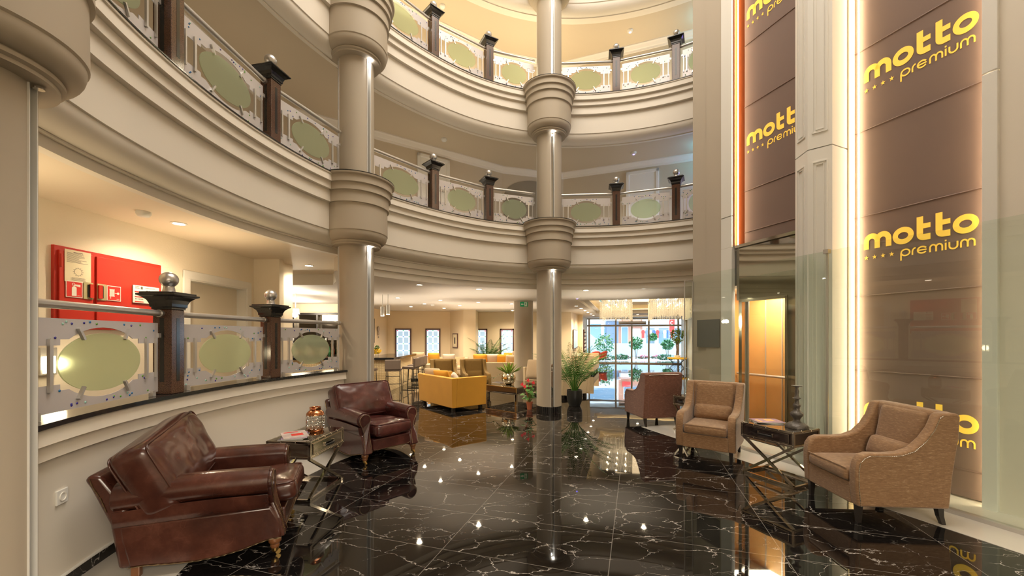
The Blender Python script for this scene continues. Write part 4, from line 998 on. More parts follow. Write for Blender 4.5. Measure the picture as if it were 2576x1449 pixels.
def building(lb, x0, x1, Y_, z1, m_, wins, sign=None, base=None):
    X0, X1 = (x0-CX)/F*Y_, (x1-CX)/F*Y_; t = thing('street_building', lb, 'building', (X0,Y_,0)); W_ = X1-X0
    MB().box((W_/2,2,z1/2),(W_,4,z1)).build('facade', m_, t)
    for (u0, u1, v0, v1, mm) in wins: 
        f_ = MB().box((W_*(u0+u1)/2,-.03,(v0+v1)/2),(W_*(u1-u0),.08,v1-v0)).build('window', bw, t); MB().box((W_*(u0+u1)/2,-.09,(v0+v1)/2),(W_*(u1-u0)-.16,.04,v1-v0-.16)).build('pane', mm, f_)
    return t, W_
t, W_ = building('white street building with grey shop base behind the left entrance glass', 1470,1556,46,6.5,bw,[(.15,.5,.2,3.0,bglass),(.55,.75,.3,2.9,bglass),(.1,.9,4.4,5.8,bglass)])
MB().box((W_*.8,-.2,1.6),(W_*.35,.2,3.2)).build('grey_shop_front', bg, t); MB().box((W_/2,-.5,3.35),(W_,.9,.12)).build('canopy', bw, t)
t, W_ = building('orange and white street building in the middle of the entrance view', 1556,1616,46,7.5,bo,[(.1,.4,.3,2.6,bglass),(.55,.9,.3,2.4,bw),(.2,.8,4.2,5.6,bglass)])
MB().box((W_/2,-.5,2.9),(W_,.9,.5)).build('awning', bw, t); MB().box((W_*.3,-.3,3.9),(W_*.35,.1,.5)).build('red_shop_sign', redsign, t)
t, W_ = building('white balconied street building behind the right entrance glass', 1616,1760,46,8.5,bw,[(.05,.22,.2,2.5,bglass),(.27,.5,.2,2.5,bglass),(.55,.8,.2,2.5,bglass),(.1,.5,3.9,5.2,bglass),(.6,.9,3.9,5.2,bglass)])
MB().box((W_/2,-.8,3.2),(W_,1.6,.2)).build('balcony', bw, t)
mb = MB()
for k in range(24): mb.box((W_*k/24,-1.55,3.75),(.04,.04,1.0))
mb.box((W_/2,-1.55,4.25),(W_,.06,.06)); mb.build('balcony_rail', bglass, t)
rnd = random.Random(5)
X0_, X1_ = (1612-CX)/F*44, (1697-CX)/F*44; t = thing('clothes_rail', 'rail of bright garments outside a shop across the street', 'clothes rail', (X0_,44,0)); MB().tube([(0,0,0),(0,0,2.2),(X1_-X0_,0,2.2),(X1_-X0_,0,0)], .03, 6).build('rail', alu, t)
for k in range(9):
    X_ = (1618+9*k-CX)/F*44; o = thing('hanging_garment', 'bright garments hanging outside a shop across the street', 'clothes', (X_,44,1.75), 0, 'garments outside the shop across the street')
    MB().prism([(-.12,-.45),(.12,-.45),(.12,.2),(.16,.05),(.185,.25),(.08,.45),(-.08,.45),(-.185,.25),(-.16,.05),(-.12,.2)], -.04, .04, lambda u, v, w: (u, w, v)).build('cloth', [redsign, bg, bw, mat('cobalt_cloth', (.05,.12,.5), .7)][k % 4], o)
o = thing('flag', 'red flag with white emblem hanging outside at the right of the entrance', 'flag', ((1687-CX)/F*30,30,0))
MB().tube([(-.12,0,0),(-.12,0,3.2)], .025, 6).build('pole', bw, o); MB().prism([(-.1,1.9),(.25,1.7),(.3,2.9),(-.1,3.1)], -.01, .01, lambda u, v, w: (u, w+.05*math.sin(v*6), v)).build('cloth', redsign, o); MB().prism(arc(.07,2.5,.11,.13,40,320,14)+arc(.10,2.5,.08,.09,320,40,14), .012, .02, lambda u, v, w: (u, -w-.03, v)).build('crescent', bw, o)

# ------------------------------------------------------------------ seating
def beads(mb, pts, r=.005, sp=.016):
    """one connected string of nail heads along a path"""
    P = [Vector(p) for p in pts]; out = []; rs = []; acc = 0
    for a, b in zip(P, P[1:]):
        L_ = (b-a).length; n = max(1, int(L_/(sp/4)))
        for k in range(n): out.append(a+(b-a)*k/n); rs.append(r*(.35+.65*abs(math.sin(PI*(acc+L_*k/n)/sp)))); 
        acc += L_
    out.append(P[-1]); rs.append(r*.4); mb.tube(out, rs, 5); return mb
def make_leather(label, lm, loc, rz, seed, roll=0):
    t = thing('leather_armchair', label, 'armchair', loc, rz, 'leather armchairs by the parapet')
    # serpentine side skirts and frame
    for s_ in (-1, 1):
        prof = [(.40,.115),(.33,.115),(.26,.10),(.17,.075),(.05,.055),(-.08,.05),(-.22,.06),(-.34,.075),(-.42,.075),(-.46,.25),(-.47,.345),(.34,.345),(.38,.27),(.402,.20)]
        mb = MB(); mb.prism(prof, s_*.255, s_*.372, lambda u, v, w: (w, u, v)); sp = mb.build('side_panel', lm, t, bevel=.018, seg=3, smooth=50)
        mb = MB(); beads(mb, [(s_*.374,u,v+.010) for u, v in prof[:9]], .0055, .045); mb.build('nailhead_trim', mat('aged_brass', (.30,.22,.13), .35, metal=1), sp)
        # rolled arm
        cs = [(.255,.325),(.252,.46)]+[(.325+.092*math.cos(R(a)), .515+.088*math.sin(R(a))) for a in range(170,-100,-18)]+[(.400,.44),(.392,.385),(.380,.345),(.366,.332),(.34,.325)]
        N = 12; vs = []; fs = []
        n = len(cs)
        for i in range(N+1):
            y = -.49+.815*i/N; sc2 = 1; dz = .0+.012*math.sin(PI*i/N)
            for u, v in cs: vs.append((s_*u, y, .32+(v-.32)*sc2+dz*(v > .4)))
        for i in range(N):
            for k in range(n): k2 = (k+1) % n; fs.append((i*n+k, i*n+k2, (i+1)*n+k2, (i+1)*n+k))
        fs += [tuple(range(n)), tuple(N*n+k for k in range(n-1,-1,-1))]
        mb = MB(); mb.add(vs, fs); arm = mb.build('arm', lm, t, bevel=.012, seg=3, smooth=50)
        # front scroll
        kh = [(.27,.13),(.278,.30),(.262,.42)]+[(.325+.078*math.cos(R(a)), .515+.074*math.sin(R(a))) for a in range(200,-41,-15)]+[(.36,.42),(.345,.36),(.368,.26),(.372,.13)]
        mb = MB(); mb.prism([(s_*u, v) for u, v in kh], .392, .420, lambda u, v, w: (u, w-.075*min(1,max(0,(v-.20)/.18)), v)); fr = mb.build('arm_front', lm, arm, bevel=.010, seg=3)
        for off in (.012,):
            mb = MB(); cxm = .32
            pts = [(s_*(u+(cxm-u)*.14), .424-.075*min(1,max(0,(v-.20)/.18)), v+(.40-v)*.05) for u, v in kh]; beads(mb, pts, .0034, .013); mb.build('nailhead_trim', mat('aged_brass', (.30,.22,.13), .35, metal=1), arm)
    mb = MB(); mb.prism([(-.255,.16),(-.20,.145),(0,.15),(.20,.145),(.255,.16),(.255,.285),(-.255,.285)], .32, .408, lambda u, v, w: (u, w, v)); fr = mb.build('front_rail', lm, t, bevel=.014, seg=3)
    mb = MB(); beads(mb, [(-.25,.412,.168),(-.2,.412,.155),(0,.412,.16),(.2,.412,.155),(.25,.412,.168)], .0045, .02); mb.build('nailhead_trim', mat('aged_brass', (.30,.22,.13), .35, metal=1), fr)
    mb = MB(); mb.box((0,-.02,.20),(.52,.78,.12)); mb.build('seat_deck', lm, t)
    # raked back with scrolled top
    bp = [(-.36,.08),(-.47,.08),(-.51,.36),(-.60,.59),(-.63,.645),(-.60,.675),(-.55,.66),(-.48,.54),(-.38,.34)]
    mb = MB(); mb.prism(bp, -.37, .37, lambda u, v, w: (w, u, v)); bk = mb.build('backrest', lm, t, bevel=.02, seg=3, smooth=50)
    for s_ in (-1, 1):
        mb = MB(); beads(mb, [(s_*.373,-.52,.44),(s_*.373,-.55,.53),(s_*.373,-.585,.60),(s_*.373,-.60,.650)], .005, .035); mb.build('nailhead_trim', mat('aged_brass', (.30,.22,.13), .35, metal=1), bk)
    RL = Matrix.Rotation(R(roll), 4, 'Y'); M = RL @ Matrix.Rotation(R(113), 4, 'X')
    mb = MB(); mb.cushion((.80,.47,.29), (.03*(roll > 0),-.325,.645), M, puff=.22, rad=.25, n=18, wr=.016, seed=seed); bc = mb.build('back_cushion', lm, t, smooth='all', sub=1)
    T_ = Matrix.Translation((.03*(roll > 0),-.325,.645)) @ M
    def pipe(w_, h_, z_, TT, r_=.006):
        pts = []
        for sx, sy, a0 in ((1,1,0),(-1,1,90),(-1,-1,180),(1,-1,270)):
            for k in range(5): a = R(a0+90*k/4); pts.append(tuple(TT @ Vector((sx*(w_/2-.05)+.05*math.cos(a), sy*(h_/2-.05)+.05*math.sin(a), z_))))
        return MB().tube(pts, r_, 6, closed=True)
    pipe(.762,.432,.100,T_).build('piping', lm, bc, smooth='all'); pipe(.762,.432,-.100,T_).build('piping', lm, bc, smooth='all')
    M2 = Matrix.Rotation(R(3), 4, 'X'); T2 = Matrix.Translation((0,.10,.37)) @ M2
    mb = MB(); mb.cushion((.50,.76,.20), (0,.10,.37), M2, puff=.25, rad=.3, n=18, wr=.016, seed=seed+5); se = mb.build('seat_cushion', lm, t, smooth='all', sub=1)
    pipe(.468,.728,.066,T2).build('piping', lm, se, smooth='all'); 
    for s_ in (-1, 1):
        l = MB().lathe([(.022,.045),(.030,.06),(.027,.075),(.040,.09),(.040,.11),(.033,.125),(.036,.15)], (s_*.33,.355,0), 20).build('leg', wood_leg, t, smooth=50)
        mb = MB(); mb.M = Matrix.Translation((s_*.33,.355,0)); mb.lathe([(.016,.02),(.022,.03),(.024,.05)], n=14); mb.M = Matrix.Translation((s_*.33,.375,.016)) @ Matrix.Rotation(PI/2, 4, 'Y'); mb.lathe([(.016,-.008),(.016,.008)], n=14); mb.build('caster', brass, l)
        mb = MB(); mb.box((s_*.32,-.40,.05),(.045,.045,.10)); mb.build('leg', wood_leg, t, bevel=.005)
    return t
make_leather('large burgundy leather armchair nearest the camera, lower left, with brass nailheads', leather, (-2.085,2.949,0), face(.93,.36), 1, 7)
make_leather('small burgundy leather armchair standing in front of the left-hand column', leather2, (-1.765,5.17,0), face(.751,-.66), 9)

def make_wing(label, fm, loc, rz, group, h=.895, nails=True, red=False, wd=.66):
    t = thing('wing_armchair', label, 'armchair', loc, rz, group)
    hw = wd/2
    prof = [(.345,.14),(.36,.30),(.36,.42),(.35,.49),(.315,.545),(.26,.565),(.12,.565),(.02,.575),(-.07,.61),(-.15,.69),(-.21,.78),(-.245,h-.02),(-.27,h),(-.38,h+.002),(-.405,h-.02),(-.40,.70),(-.36,.40),(-.335,.14)]
    for s_ in (-1, 1):
        N = 5; n = len(prof); vs = []; fs = []
        # flared shell: the wing leans outward toward its top
        for k, x_ in enumerate((hw-.085, hw)):
            for u, v in prof: fl = .02*max(0, (v-.55)/.35); vs.append((s_*(x_+fl*.6), u, v))
        fs = [tuple(range(n)), tuple(range(2*n-1, n-1, -1))]+[(i, (i+1) % n, n+(i+1) % n, n+i) for i in range(n)]
        mb = MB(); mb.add(vs, fs); a_ = mb.build('side_wing', fm, t, bevel=.022, seg=3, smooth=50)
        if nails:
            mb = MB(); beads(mb, [(s_*(hw+.002+.012*max(0,(v-.55)/.35)), u-.018*(1 if i < 5 else .2), v-(.018 if i > 3 else 0)) for i, (u, v) in enumerate(prof[:13])], .0026, .013); mb.build('nailhead_trim', nickel, a_)
    mb = MB(); mb.prism([(-.33,.14),(-.355,.40),(-.40,.72),(-.405,h-.015),(-.38,h+.004),(-.29,h+.004),(-.27,h-.02),(-.26,.70),(-.22,.40),(-.20,.14)], -hw+.05, hw-.05, lambda u, v, w: (w, u, v)); bk = mb.build('backrest', fm, t, bevel=.018, seg=3, smooth=50)
    if nails:
        mb = MB(); beads(mb, [(-hw+.06,-.408,h-.03),(0,-.412,h-.022),(hw-.06,-.408,h-.03)], .0045, .012); mb.build('nailhead_trim', nickel, bk)
    M = Matrix.Rotation(R(82), 4, 'X')
    MB().cushion((wd-.19,.44,.12), (0,-.265,.665), Matrix.Rotation(R(101), 4, 'X'), puff=.22, rad=.36, n=14).build('back_cushion', fm, t, smooth='all', sub=1)
    MB().cushion((wd-.20,.20,.13), (0,-.165,.51), Matrix.Rotation(R(108), 4, 'X'), puff=.5, rad=.42, n=12).build('lumbar_pillow', fm, t, smooth='all', sub=1)
    se = MB().cushion((wd-.175,.60,.13), (0,.075,.365), None, puff=.16, rad=.25, n=14).build('seat_cushion', fm, t, smooth='all', sub=1)
    mb = MB(); w2, y0, y1 = wd/2-.095, -.22, .37; mb.tube([(-w2,y1-.005,.42),(w2,y1-.005,.42)], .005, 6); mb.build('piping', fm, se)
    mb = MB(); mb.box((0,.02,.225),(wd-.15,.66,.17)); mb.build('seat_frame', fm, t, bevel=.012)
    for sx in (-1, 1):
        for sy, y_, k in ((1,.31,0),(-1,-.29,.035)):
            mb = MB(); x_ = sx*(hw-.05); vs = []
            for (z, hw_, dx, dy) in ((0,.014,0,-k if sy < 0 else 0),(.07,.018,0,-k*.35 if sy < 0 else 0),(.16,.023,0,0)):
                for a, b in ((-1,-1),(1,-1),(1,1),(-1,1)): vs.append((x_+a*hw_+dx, y_+b*hw_+dy, z))
            fs = [(3,2,1,0),(8,9,10,11)]+[(i*4+q, i*4+(q+1)%4, i*4+4+(q+1)%4, i*4+4+q) for i in range(2) for q in range(4)]
            mb.add(vs, fs); mb.build('leg', darkleg, t)
    return t
BG = 'brown slub fabric wing armchairs'
make_wing('brown fabric wing armchair on the right, seen from its side, before the large banner', slub, (3.125,3.50,0), face(-1,.07), BG)
make_wing('brown fabric wing armchair facing the camera in front of the lift', slub, (2.52,5.10,0), face(-.6,-.8), BG)
make_wing('russet fabric wing armchair seen from behind, beside the glass fin', slub_red, (2.43,7.0,0), face(-.18,.98), BG)
make_wing('olive fabric armchair in the lounge, directly behind the mustard sofa', olive, (-1.74,10.4,0), face(.30,-.95), 'olive lounge armchairs', nails=False)
make_wing('olive fabric armchair in the lounge, right one of the pair', olive, (-.94,10.35,0), face(.30,-.95), 'olive lounge armchairs', nails=False)

def make_sofa(label, m1, m2, loc, rz, W_, D_, H_=.676, arms=(1,1), zb=.085, seat=.40, flare=.03):
    t = thing('sofa', label, 'sofa', loc, rz)
    th = .09
    def slab_(x0, x1, y0, y1, name, mm):
        vs = [(x0,y0,zb),(x1,y0,zb),(x1,y1,zb),(x0,y1,zb)]
        def fx_(x): return x+(flare if x > W_/2-.01 else (-flare if x < -W_/2+.01 else 0))
        def fy_(y): return y-(flare if y < -D_/2+.01 else 0)
        vs += [(fx_(x),fy_(y),H_) for x, y, _ in vs[:4]]
        MB().add(vs, [(3,2,1,0),(4,5,6,7),(0,1,5,4),(1,2,6,5),(2,3,7,6),(3,0,4,7)]).build(name, mm, t, bevel=.012, seg=3)
    slab_(-W_/2, W_/2, -D_/2, -D_/2+th, 'backrest', m1)
    if arms[0]: slab_(-W_/2, -W_/2+th, -D_/2+th, D_/2, 'arm', m1)
    if arms[1]: slab_(W_/2-th, W_/2, -D_/2+th, D_/2, 'arm', m1)
    MB().box((0,th/2,(zb+seat-.12)/2+.02),(W_-2*th,D_-th,seat-.12-zb)).build('seat_base', m2, t, bevel=.01)
    n = 2 if W_ > 1.2 else 1
    for k in range(n):
        w_ = (W_-2*th)/n; MB().cushion((w_-.01,D_-th-.01,.15), (-W_/2+th+w_*(k+.5), th/2, seat-.04), None, puff=.12, rad=.3, n=10).build('seat_cushion', m2, t, smooth='all', sub=1)
    for sx in (-1, 1):
        for sy in (-1, 1): MB().box((sx*(W_/2-.10), sy*(D_/2-.08), zb/2),(.06,.06,zb)).build('leg', darkleg, t)
    return t
def pillow(label, m_, loc, rz, tilt, s=(.42,.42,.14), group='lounge cushions'):
    M = Matrix.Rotation(rz, 4, 'Z') @ Matrix.Rotation(R(180-tilt), 4, 'X')
    o = MB().cushion(s, (0,0,0), M, puff=.62, rad=.2, n=12, k=.45).build('cushion', m_, smooth='all', sub=1); o.location = loc
    return tag(o, label, 'cushion', group)
sf = Vector((.768,.640,0)); SC0 = Vector((-1.30,8.65,0))
make_sofa('mustard yellow velvet sofa standing with its corner toward the camera', yellow, yellow, tuple(SC0), face(sf.x,sf.y), 1.40, .81)
def onsofa(c, f_, dx, dy, z): r_ = Vector((f_.y,-f_.x,0)); return tuple(Vector(c)+r_*dx+f_*dy+Vector((0,0,z)))
pillow('beige cushion on the mustard sofa, furthest left', beige2, onsofa(SC0, sf, -.42, -.20, .60), face(sf.x,sf.y)+.4, 70)
pillow('mustard cushion between two pale ones on the mustard sofa', yellow, onsofa(SC0, sf, -.08, -.17, .58), face(sf.x,sf.y)+.3, 68)
pillow('pearl grey piped cushion on the mustard sofa, nearest the corner', greyp, onsofa(SC0, sf, .36, -.10, .56), face(sf.x,sf.y)-.6, 65, (.48,.40,.14))
f2 = Vector((-.85,-.53,0)).normalized()
make_sofa('beige sofa half hidden behind the middle column', beige, beige, (1.12,10.5,0), face(f2.x,f2.y), 1.7, .85, .66)
pillow('large sand cushion on the beige sofa beside the middle column', beige2, (.60,10.2,.66), face(f2.x,f2.y)+.5, 75, (.5,.5,.15))
make_sofa('low beige and amber lounge sofa with its back to the camera, behind the olive armchairs', beige, yellow, (-.42,12.3,0), face(.05,1), 1.5, .8, .72)
make_sofa('long sand sofa under the two left stained glass windows', beige, beige, (-2.95,14.7,0), face(.1,-1), 2.6, .9, .72)
make_sofa('small sand sofa at the end of the bar stools', beige, beige, (-2.35,13.35,0), face(1,-.15), 1.2, .75, .60)
for k, (x_, y_, z_, mm, nm) in enumerate(((-3.35,14.35,.72,beige2,'sand cushion under the first stained glass window'),(-2.78,14.3,.70,yellow,'mustard cushion under the second stained glass window'),(-2.25,14.3,.66,greyp,'pale cushion at the right end of the long sand sofa'),(-.98,12.45,.74,yellow,'wide mustard cushion above the right olive armchair'),(-.62,12.5,.74,greyp,'pearl cushion in the row on the low lounge sofa'),(-.30,12.5,.73,yellow,'second mustard cushion on the low lounge sofa'),(.02,12.45,.71,beige2,'flat sand cushion near the fern vase'),(-.05,13.5,.74,yellow,'mustard cushion below the right-hand stained window'),(.22,13.3,.80,beige2,'tall sand cushion in front of the right-hand stained window'))):
    pillow(nm, mm, (x_,y_,z_), .15*(-1)**k, 72, (.44,.44,.14))
make_sofa('sand banquette below the right-hand stained window', beige, beige, (-.3,13.9,0), face(0,-1), 1.9, .8, .74)

# ------------------------------------------------------------------ trunk tables
def make_trunk(label, loc, rz, L_, W_, H_, bh, face_m, metal, drawers=1, group=None, xh=True):
    """long side along x; drawer on the -y side"""
    t = thing('trunk_table', label, 'table', loc, rz, group)
    z0 = H_-bh
    MB().box((0,0,(z0+H_)/2-.003),(L_-.012,W_-.012,bh-.008)).build('case', face_m, t)
    MB().box((0,0,H_-.003),(L_-.04,W_-.04,.006)).build('glass_top', MATS['mirror_top'], t)
    e = .022
    for z in (z0+e/2, H_-e/2):
        for sy in (-1,1): MB().box((0,sy*(W_/2-e/2+.001),z),(L_+.002,e,e)).build('edge_rail', metal, t, bevel=.002)
        for sx in (-1,1): MB().box((sx*(L_/2-e/2+.001),0,z),(e,W_,e)).build('edge_rail', metal, t, bevel=.002)
    for sx in (-1,1):
        for sy in (-1,1): MB().box((sx*(L_/2-e/2+.002),sy*(W_/2-e/2+.002),(z0+H_)/2),(e,e,bh)).build('corner_rail', metal, t, bevel=.002)
    # rivets
    global RIV
    pts = []
    nx = max(3, int(L_/.115)); ny = max(3, int(W_/.115))
    for z in (z0+.011, H_-.011):
        for k in range(nx+1): pts += [(-L_/2+.012+(L_-.024)*k/nx, -W_/2-.001, z), (-L_/2+.012+(L_-.024)*k/nx, W_/2+.001, z)]
        for k in range(1, ny): pts += [(-L_/2-.001, -W_/2+W_*k/ny, z), (L_/2+.001, -W_/2+W_*k/ny, z)]
    for k in range(nx+1):
        for sy in (-1,1): pts.append((-L_/2+.012+(L_-.024)*k/nx, sy*(W_/2-.012), H_+.001))
    for k in range(1, ny):
        for sx in (-1,1): pts.append((sx*(L_/2-.012), -W_/2+W_*k/ny, H_+.001))
    for p in pts[:98]:
        if RIV is None: RIV = MB().sphere((0,0,0), .0045, 8, 5).build('rivet', nickel, smooth='all'); r_ = RIV
        else: r_ = RIV.copy(); C.objects.link(r_)
        r_.parent = t; r_.location = p
    for k in range(drawers):
        w_ = (L_-.07)/drawers; cx_ = -L_/2+.035+w_*(k+.5)
        dr = MB().box((cx_,-W_/2-.001,(z0+H_)/2),(w_-.02,.010,bh-.06)).build('drawer', face_m, t, bevel=.002)
        mb = MB(); zc = (z0+H_)/2; hw_ = min(.075, w_*.2)
        mb.tube([(cx_+hw_*math.cos(a), -W_/2-.014-.018*math.sin(a), zc-.005) for a in [PI*i/10 for i in range(11)]], [.006+.006*math.sin(PI*i/10) for i in range(11)], 8); mb.build('leather_handle', blackm, dr, smooth='all')
        for s_ in (-1,1): MB().box((cx_+s_*hw_,-W_/2-.012,zc),(.012,.014,.038)).build('handle_loop', nickel, dr, bevel=.003)
        mb = MB()
        for (a, b, c_, d_) in ((0,(bh-.066)/2,w_-.026,.005),(0,-(bh-.066)/2,w_-.026,.005)): mb.box((cx_+a,-W_/2-.007,zc+b),(c_,.004,d_))
        for s_ in (-1,1): mb.box((cx_+s_*(w_-.026)/2,-W_/2-.007,zc),(.005,.004,bh-.066))
        mb.build('drawer_beading', nickel, dr)
    b = .024
    if xh:
        for sy in (-1,1):
            y_ = sy*(W_/2-.02)
            for s_ in (-1,1): MB().bar((s_*(L_/2-.015),y_,z0),(-s_*(L_/2-.02),y_,.025), b, b).build('crossed_leg', metal, t)
            MB().bar((-L_/2+.0,y_,.013),(L_/2-.0,y_,.013), b, b).build('base_rail', metal, t)
        for sx in (-1,1): MB().bar((sx*(L_/2-.01),-W_/2,.013),(sx*(L_/2-.01),W_/2,.013), b, b).build('base_rail', metal, t)
    else:
        for sx in (-1,1):
            for sy in (-1,1): MB().box((sx*(L_/2-.04),sy*(W_/2-.04),z0/2),(.05,.05,z0)).build('leg', metal, t)
        MB().bar((-L_/2+.05,-W_/2+.04,.06),(L_/2-.05,W_/2-.04,.06), .03, .02).build('stretcher', metal, t)
    return t
RIV = None
mat('mirror_top', (.42,.40,.36), .04, metal=1)
make_trunk('gold-lit mirrored trunk table on crossed legs between the two leather armchairs', (-2.0,3.93,0), math.atan2(.99,.085), .60, .42, .548, .16, nickel, nickel, group='mirrored trunk side tables')
tr = math.atan2(-.91,.40)
make_trunk('dark mirrored trunk table on crossed legs between the two right armchairs', (2.83,4.26,0), tr, .56, .41, .56, .155, smoked, nickel, group='mirrored trunk side tables')
make_trunk('dark mirrored trunk table half hidden behind the middle armchair, by the glass fin', (2.77,6.34,0), tr, .34, .26, .56, .155, smoked, nickel, group='mirrored trunk side tables')
ct = sf
make_trunk('low mirrored coffee table with drawers carrying the round silver vase', (.10,9.66,0), math.atan2(.76,.65)-.0, 1.15, .98, .36, .17, smoked, nickel, drawers=2, xh=False)

# things on the tables
cov = [mat('magazine_cover_red', (.75,.55,.52), .25, var=.6, vs=9), mat('magazine_cover_dark', (.12,.11,.14), .25, var=.5, vs=9), mat('magazine_cover_violet', (.40,.28,.42), .25, var=.7, vs=12)]
def magazine(label, loc, rz, m_, s=(.21,.28,.006), grp=None):
    t = thing('magazine', label, 'magazine', loc, rz, grp)
    MB().box((0,0,s[2]/2),s).build('pages', signw, t); MB().box((0,0,s[2]+.0008),(s[0]+.002,s[1]+.002,.001)).build('cover', m_, t)
    mb = MB(); mb.box((-.02,.095,s[2]+.0018),(.12,.03,.0006)); mb.box((.02,-.03,s[2]+.0018),(.10,.09,.0006)); mb.build('cover_print', [redsign, blackm, mat('ochre_print', (.7,.4,.1), .4)][0 if m_ is cov[0] else (1 if m_ is cov[1] else 2)], t)
magazine('dark magazine lowest in the pile on the gold-lit trunk table', (-2.06,3.80,.549), .25, cov[1], grp='magazines beside the copper lantern')
magazine('violet magazine in the middle of the pile on the gold-lit trunk table', (-2.055,3.80,.557), .45, cov[2], grp='magazines beside the copper lantern')
magazine('white and red magazine on top of the pile, gold-lit trunk table', (-2.065,3.81,.565), .62, cov[0], grp='magazines beside the copper lantern')
magazine('lower magazine on the dark trunk table beside the candlestick', (2.80,4.42,.561), 1.2, cov[1])
magazine('upper violet magazine on the dark trunk table beside the candlestick', (2.80,4.41,.569), 1.5, cov[2])
magazine('dark magazine lying on the coffee table beside the silver vase', (-.32,9.9,.361), .8, cov[1])
t = thing('lantern', 'copper jar lantern with pierced lattice on the gold-lit trunk table', 'lantern', (-1.99,4.06,.549))
MB().lathe([(.070,0),(.080,.012),(.083,.03)], n=32).build('copper_base', copper, t, smooth=50)
MB().lathe([(.078,.02),(.080,.15)], n=32, cap=False).build('glass_body', glassC, t, smooth=50)
mb = MB()
for r_ in range(5):
    for k in range(12):
        a0 = 2*PI*(k+.5*(r_ % 2))/12; z_ = .042+r_*.026
        mb.tube([(.084*math.cos(a0+.20*math.cos(q)), .084*math.sin(a0+.20*math.cos(q)), z_+.017*math.sin(q)) for q in [2*PI*i/10 for i in range(10)]], .0022, 4, closed=True)
tag(mb.build('lattice', nickel, t), 'silver pierced lattice', kind='stuff')
MB().lathe([(.084,.158),(.080,.180),(.060,.200),(.052,.205),(.052,.228),(.056,.232),(.052,.236),(.047,.232),(.047,.205)], n=32).build('copper_neck', copper, t, smooth=50)
t = thing('candlestick', 'tall aged metal candlestick on the dark trunk table', 'candlestick', (2.93,4.13,.561))
MB().lathe([(.098,0),(.100,.012),(.092,.03),(.07,.048),(.045,.058),(.032,.07),(.03,.085),(.036,.10),(.05,.118),(.058,.13),(.060,.145),(.052,.158),(.032,.172),(.024,.19),(.028,.21),(.036,.225),(.032,.24),(.020,.255),(.018,.285),(.026,.295),(.038,.30),(.038,.306),(.022,.312),(.016,.34),(.020,.375),(.014,.40),(.018,.42)], n=32, rfun=lambda a, z: 1+(.05*abs(math.sin(8*a)) if z < .05 else 0)).build('stem', pewter, t, smooth=60)
MB().lathe([(.018,.42),(.045,.426),(.048,.432),(.018,.430)], n=28).build('drip_pan', pewter, t, smooth=50)
t = thing('vase', 'clear glass footed vase on the trunk table behind the glass fin', 'vase', (2.79,6.36,.561))
MB().lathe([(.06,0),(.05,.01),(.012,.03),(.012,.07),(.05,.10),(.075,.16),(.07,.24),(.05,.30),(.055,.34)], n=28, cap=False).build('bowl', glassC, t, smooth=60)

# ------------------------------------------------------------------ plants
def frond(mb, base, d, L_, droop, nl, ll, wl_, up=.8, lift=0.):
    d = Vector((d[0], d[1], 0)).normalized(); pts = []; p = Vector(base); n = 14
    for i in range(n+1):
        s_ = i/n; ang = up-droop*s_; pts.append(p.copy()); p += (d*math.cos(ang)+Vector((0,0,math.sin(ang))))*L_/n
    for i in range(n-1): 
        mb.tube([pts[i], pts[i+1]], [.006*(1-i/n)+.0015, .006*(1-(i+1)/n)+.0015], 4, cap=False)
    side = Vector((-d.y, d.x, 0))
    for k in range(nl):
        s_ = .22+.78*k/nl; f = s_*n; i = min(n-1, int(f)); q = pts[i].lerp(pts[i+1], f-i); tdir = (pts[i+1]-pts[i]).normalized()
        ln = ll*math.sin(PI*min(1, .18+s_*.80))*random.uniform(.85,1.1)
        for sg in (-1, 1):
            v = (side*sg*.8+tdir*.75+Vector((0,0,-.15*random.random()))).normalized(); w_ = tdir*wl_
            a = q; b = q+v*ln*.5+Vector((0,0,.02*ln)); c_ = q+v*ln+Vector((0,0,-.22*ln))
            mb.add([tuple(a), tuple(b-w_), tuple(c_), tuple(b+w_)], [(0,1,2,3)])
def palm(label, loc, H_, nf, seed, pr, ph, potm, L_=.75, sc_=1., dense=26):
    random.seed(seed); t = thing('potted_palm', label, 'plant', loc)
    po = MB().lathe([(pr*.70,0),(pr*.95,ph*.3),(pr,ph*.6),(pr*.98,ph),(pr*.90,ph),(pr*.88,ph*.9),(.01,ph*.88)], n=36).build('pot', potm, t, smooth=50)
    mb = MB()
    for k in range(nf):
        a = 2*PI*k*.381966+random.uniform(-.2,.2); f_ = k/nf; r_ = .02+.03*random.random()
        frond(mb, (r_*math.cos(a), r_*math.sin(a), ph*.9), (math.cos(a), math.sin(a)), (H_-ph)*(1.12-.35*f_)*random.uniform(.9,1.1), random.uniform(.8,1.5), dense, .20*sc_, .0085*sc_, up=1.52-.50*f_)
    mb.build('foliage', leafg, t, recalc=False)
    mb = MB()
    for k in range(9): a = 2*PI*k/9; mb.tube([(.02*math.cos(a),.02*math.sin(a),ph*.88),(.045*math.cos(a),.045*math.sin(a),ph+.22)], .008, 6)
    mb.build('stem', stemg, t)
    return t
potm = mat('black_pot', (.02,.022,.022), .35)
palm('tall green palm in a black pot just right of the middle column', (1.36,8.72,0), 1.66, 24, 11, .17, .34, potm)
MB().lathe([(.15,0),(.18,.012),(.17,.03),(.02,.03)], n=36)
palm('bluish green palm standing before a stained glass window', (-.91,15.6,.0), 1.7, 16, 12, .2, .45, potm, L_=.8, sc_=1.3)
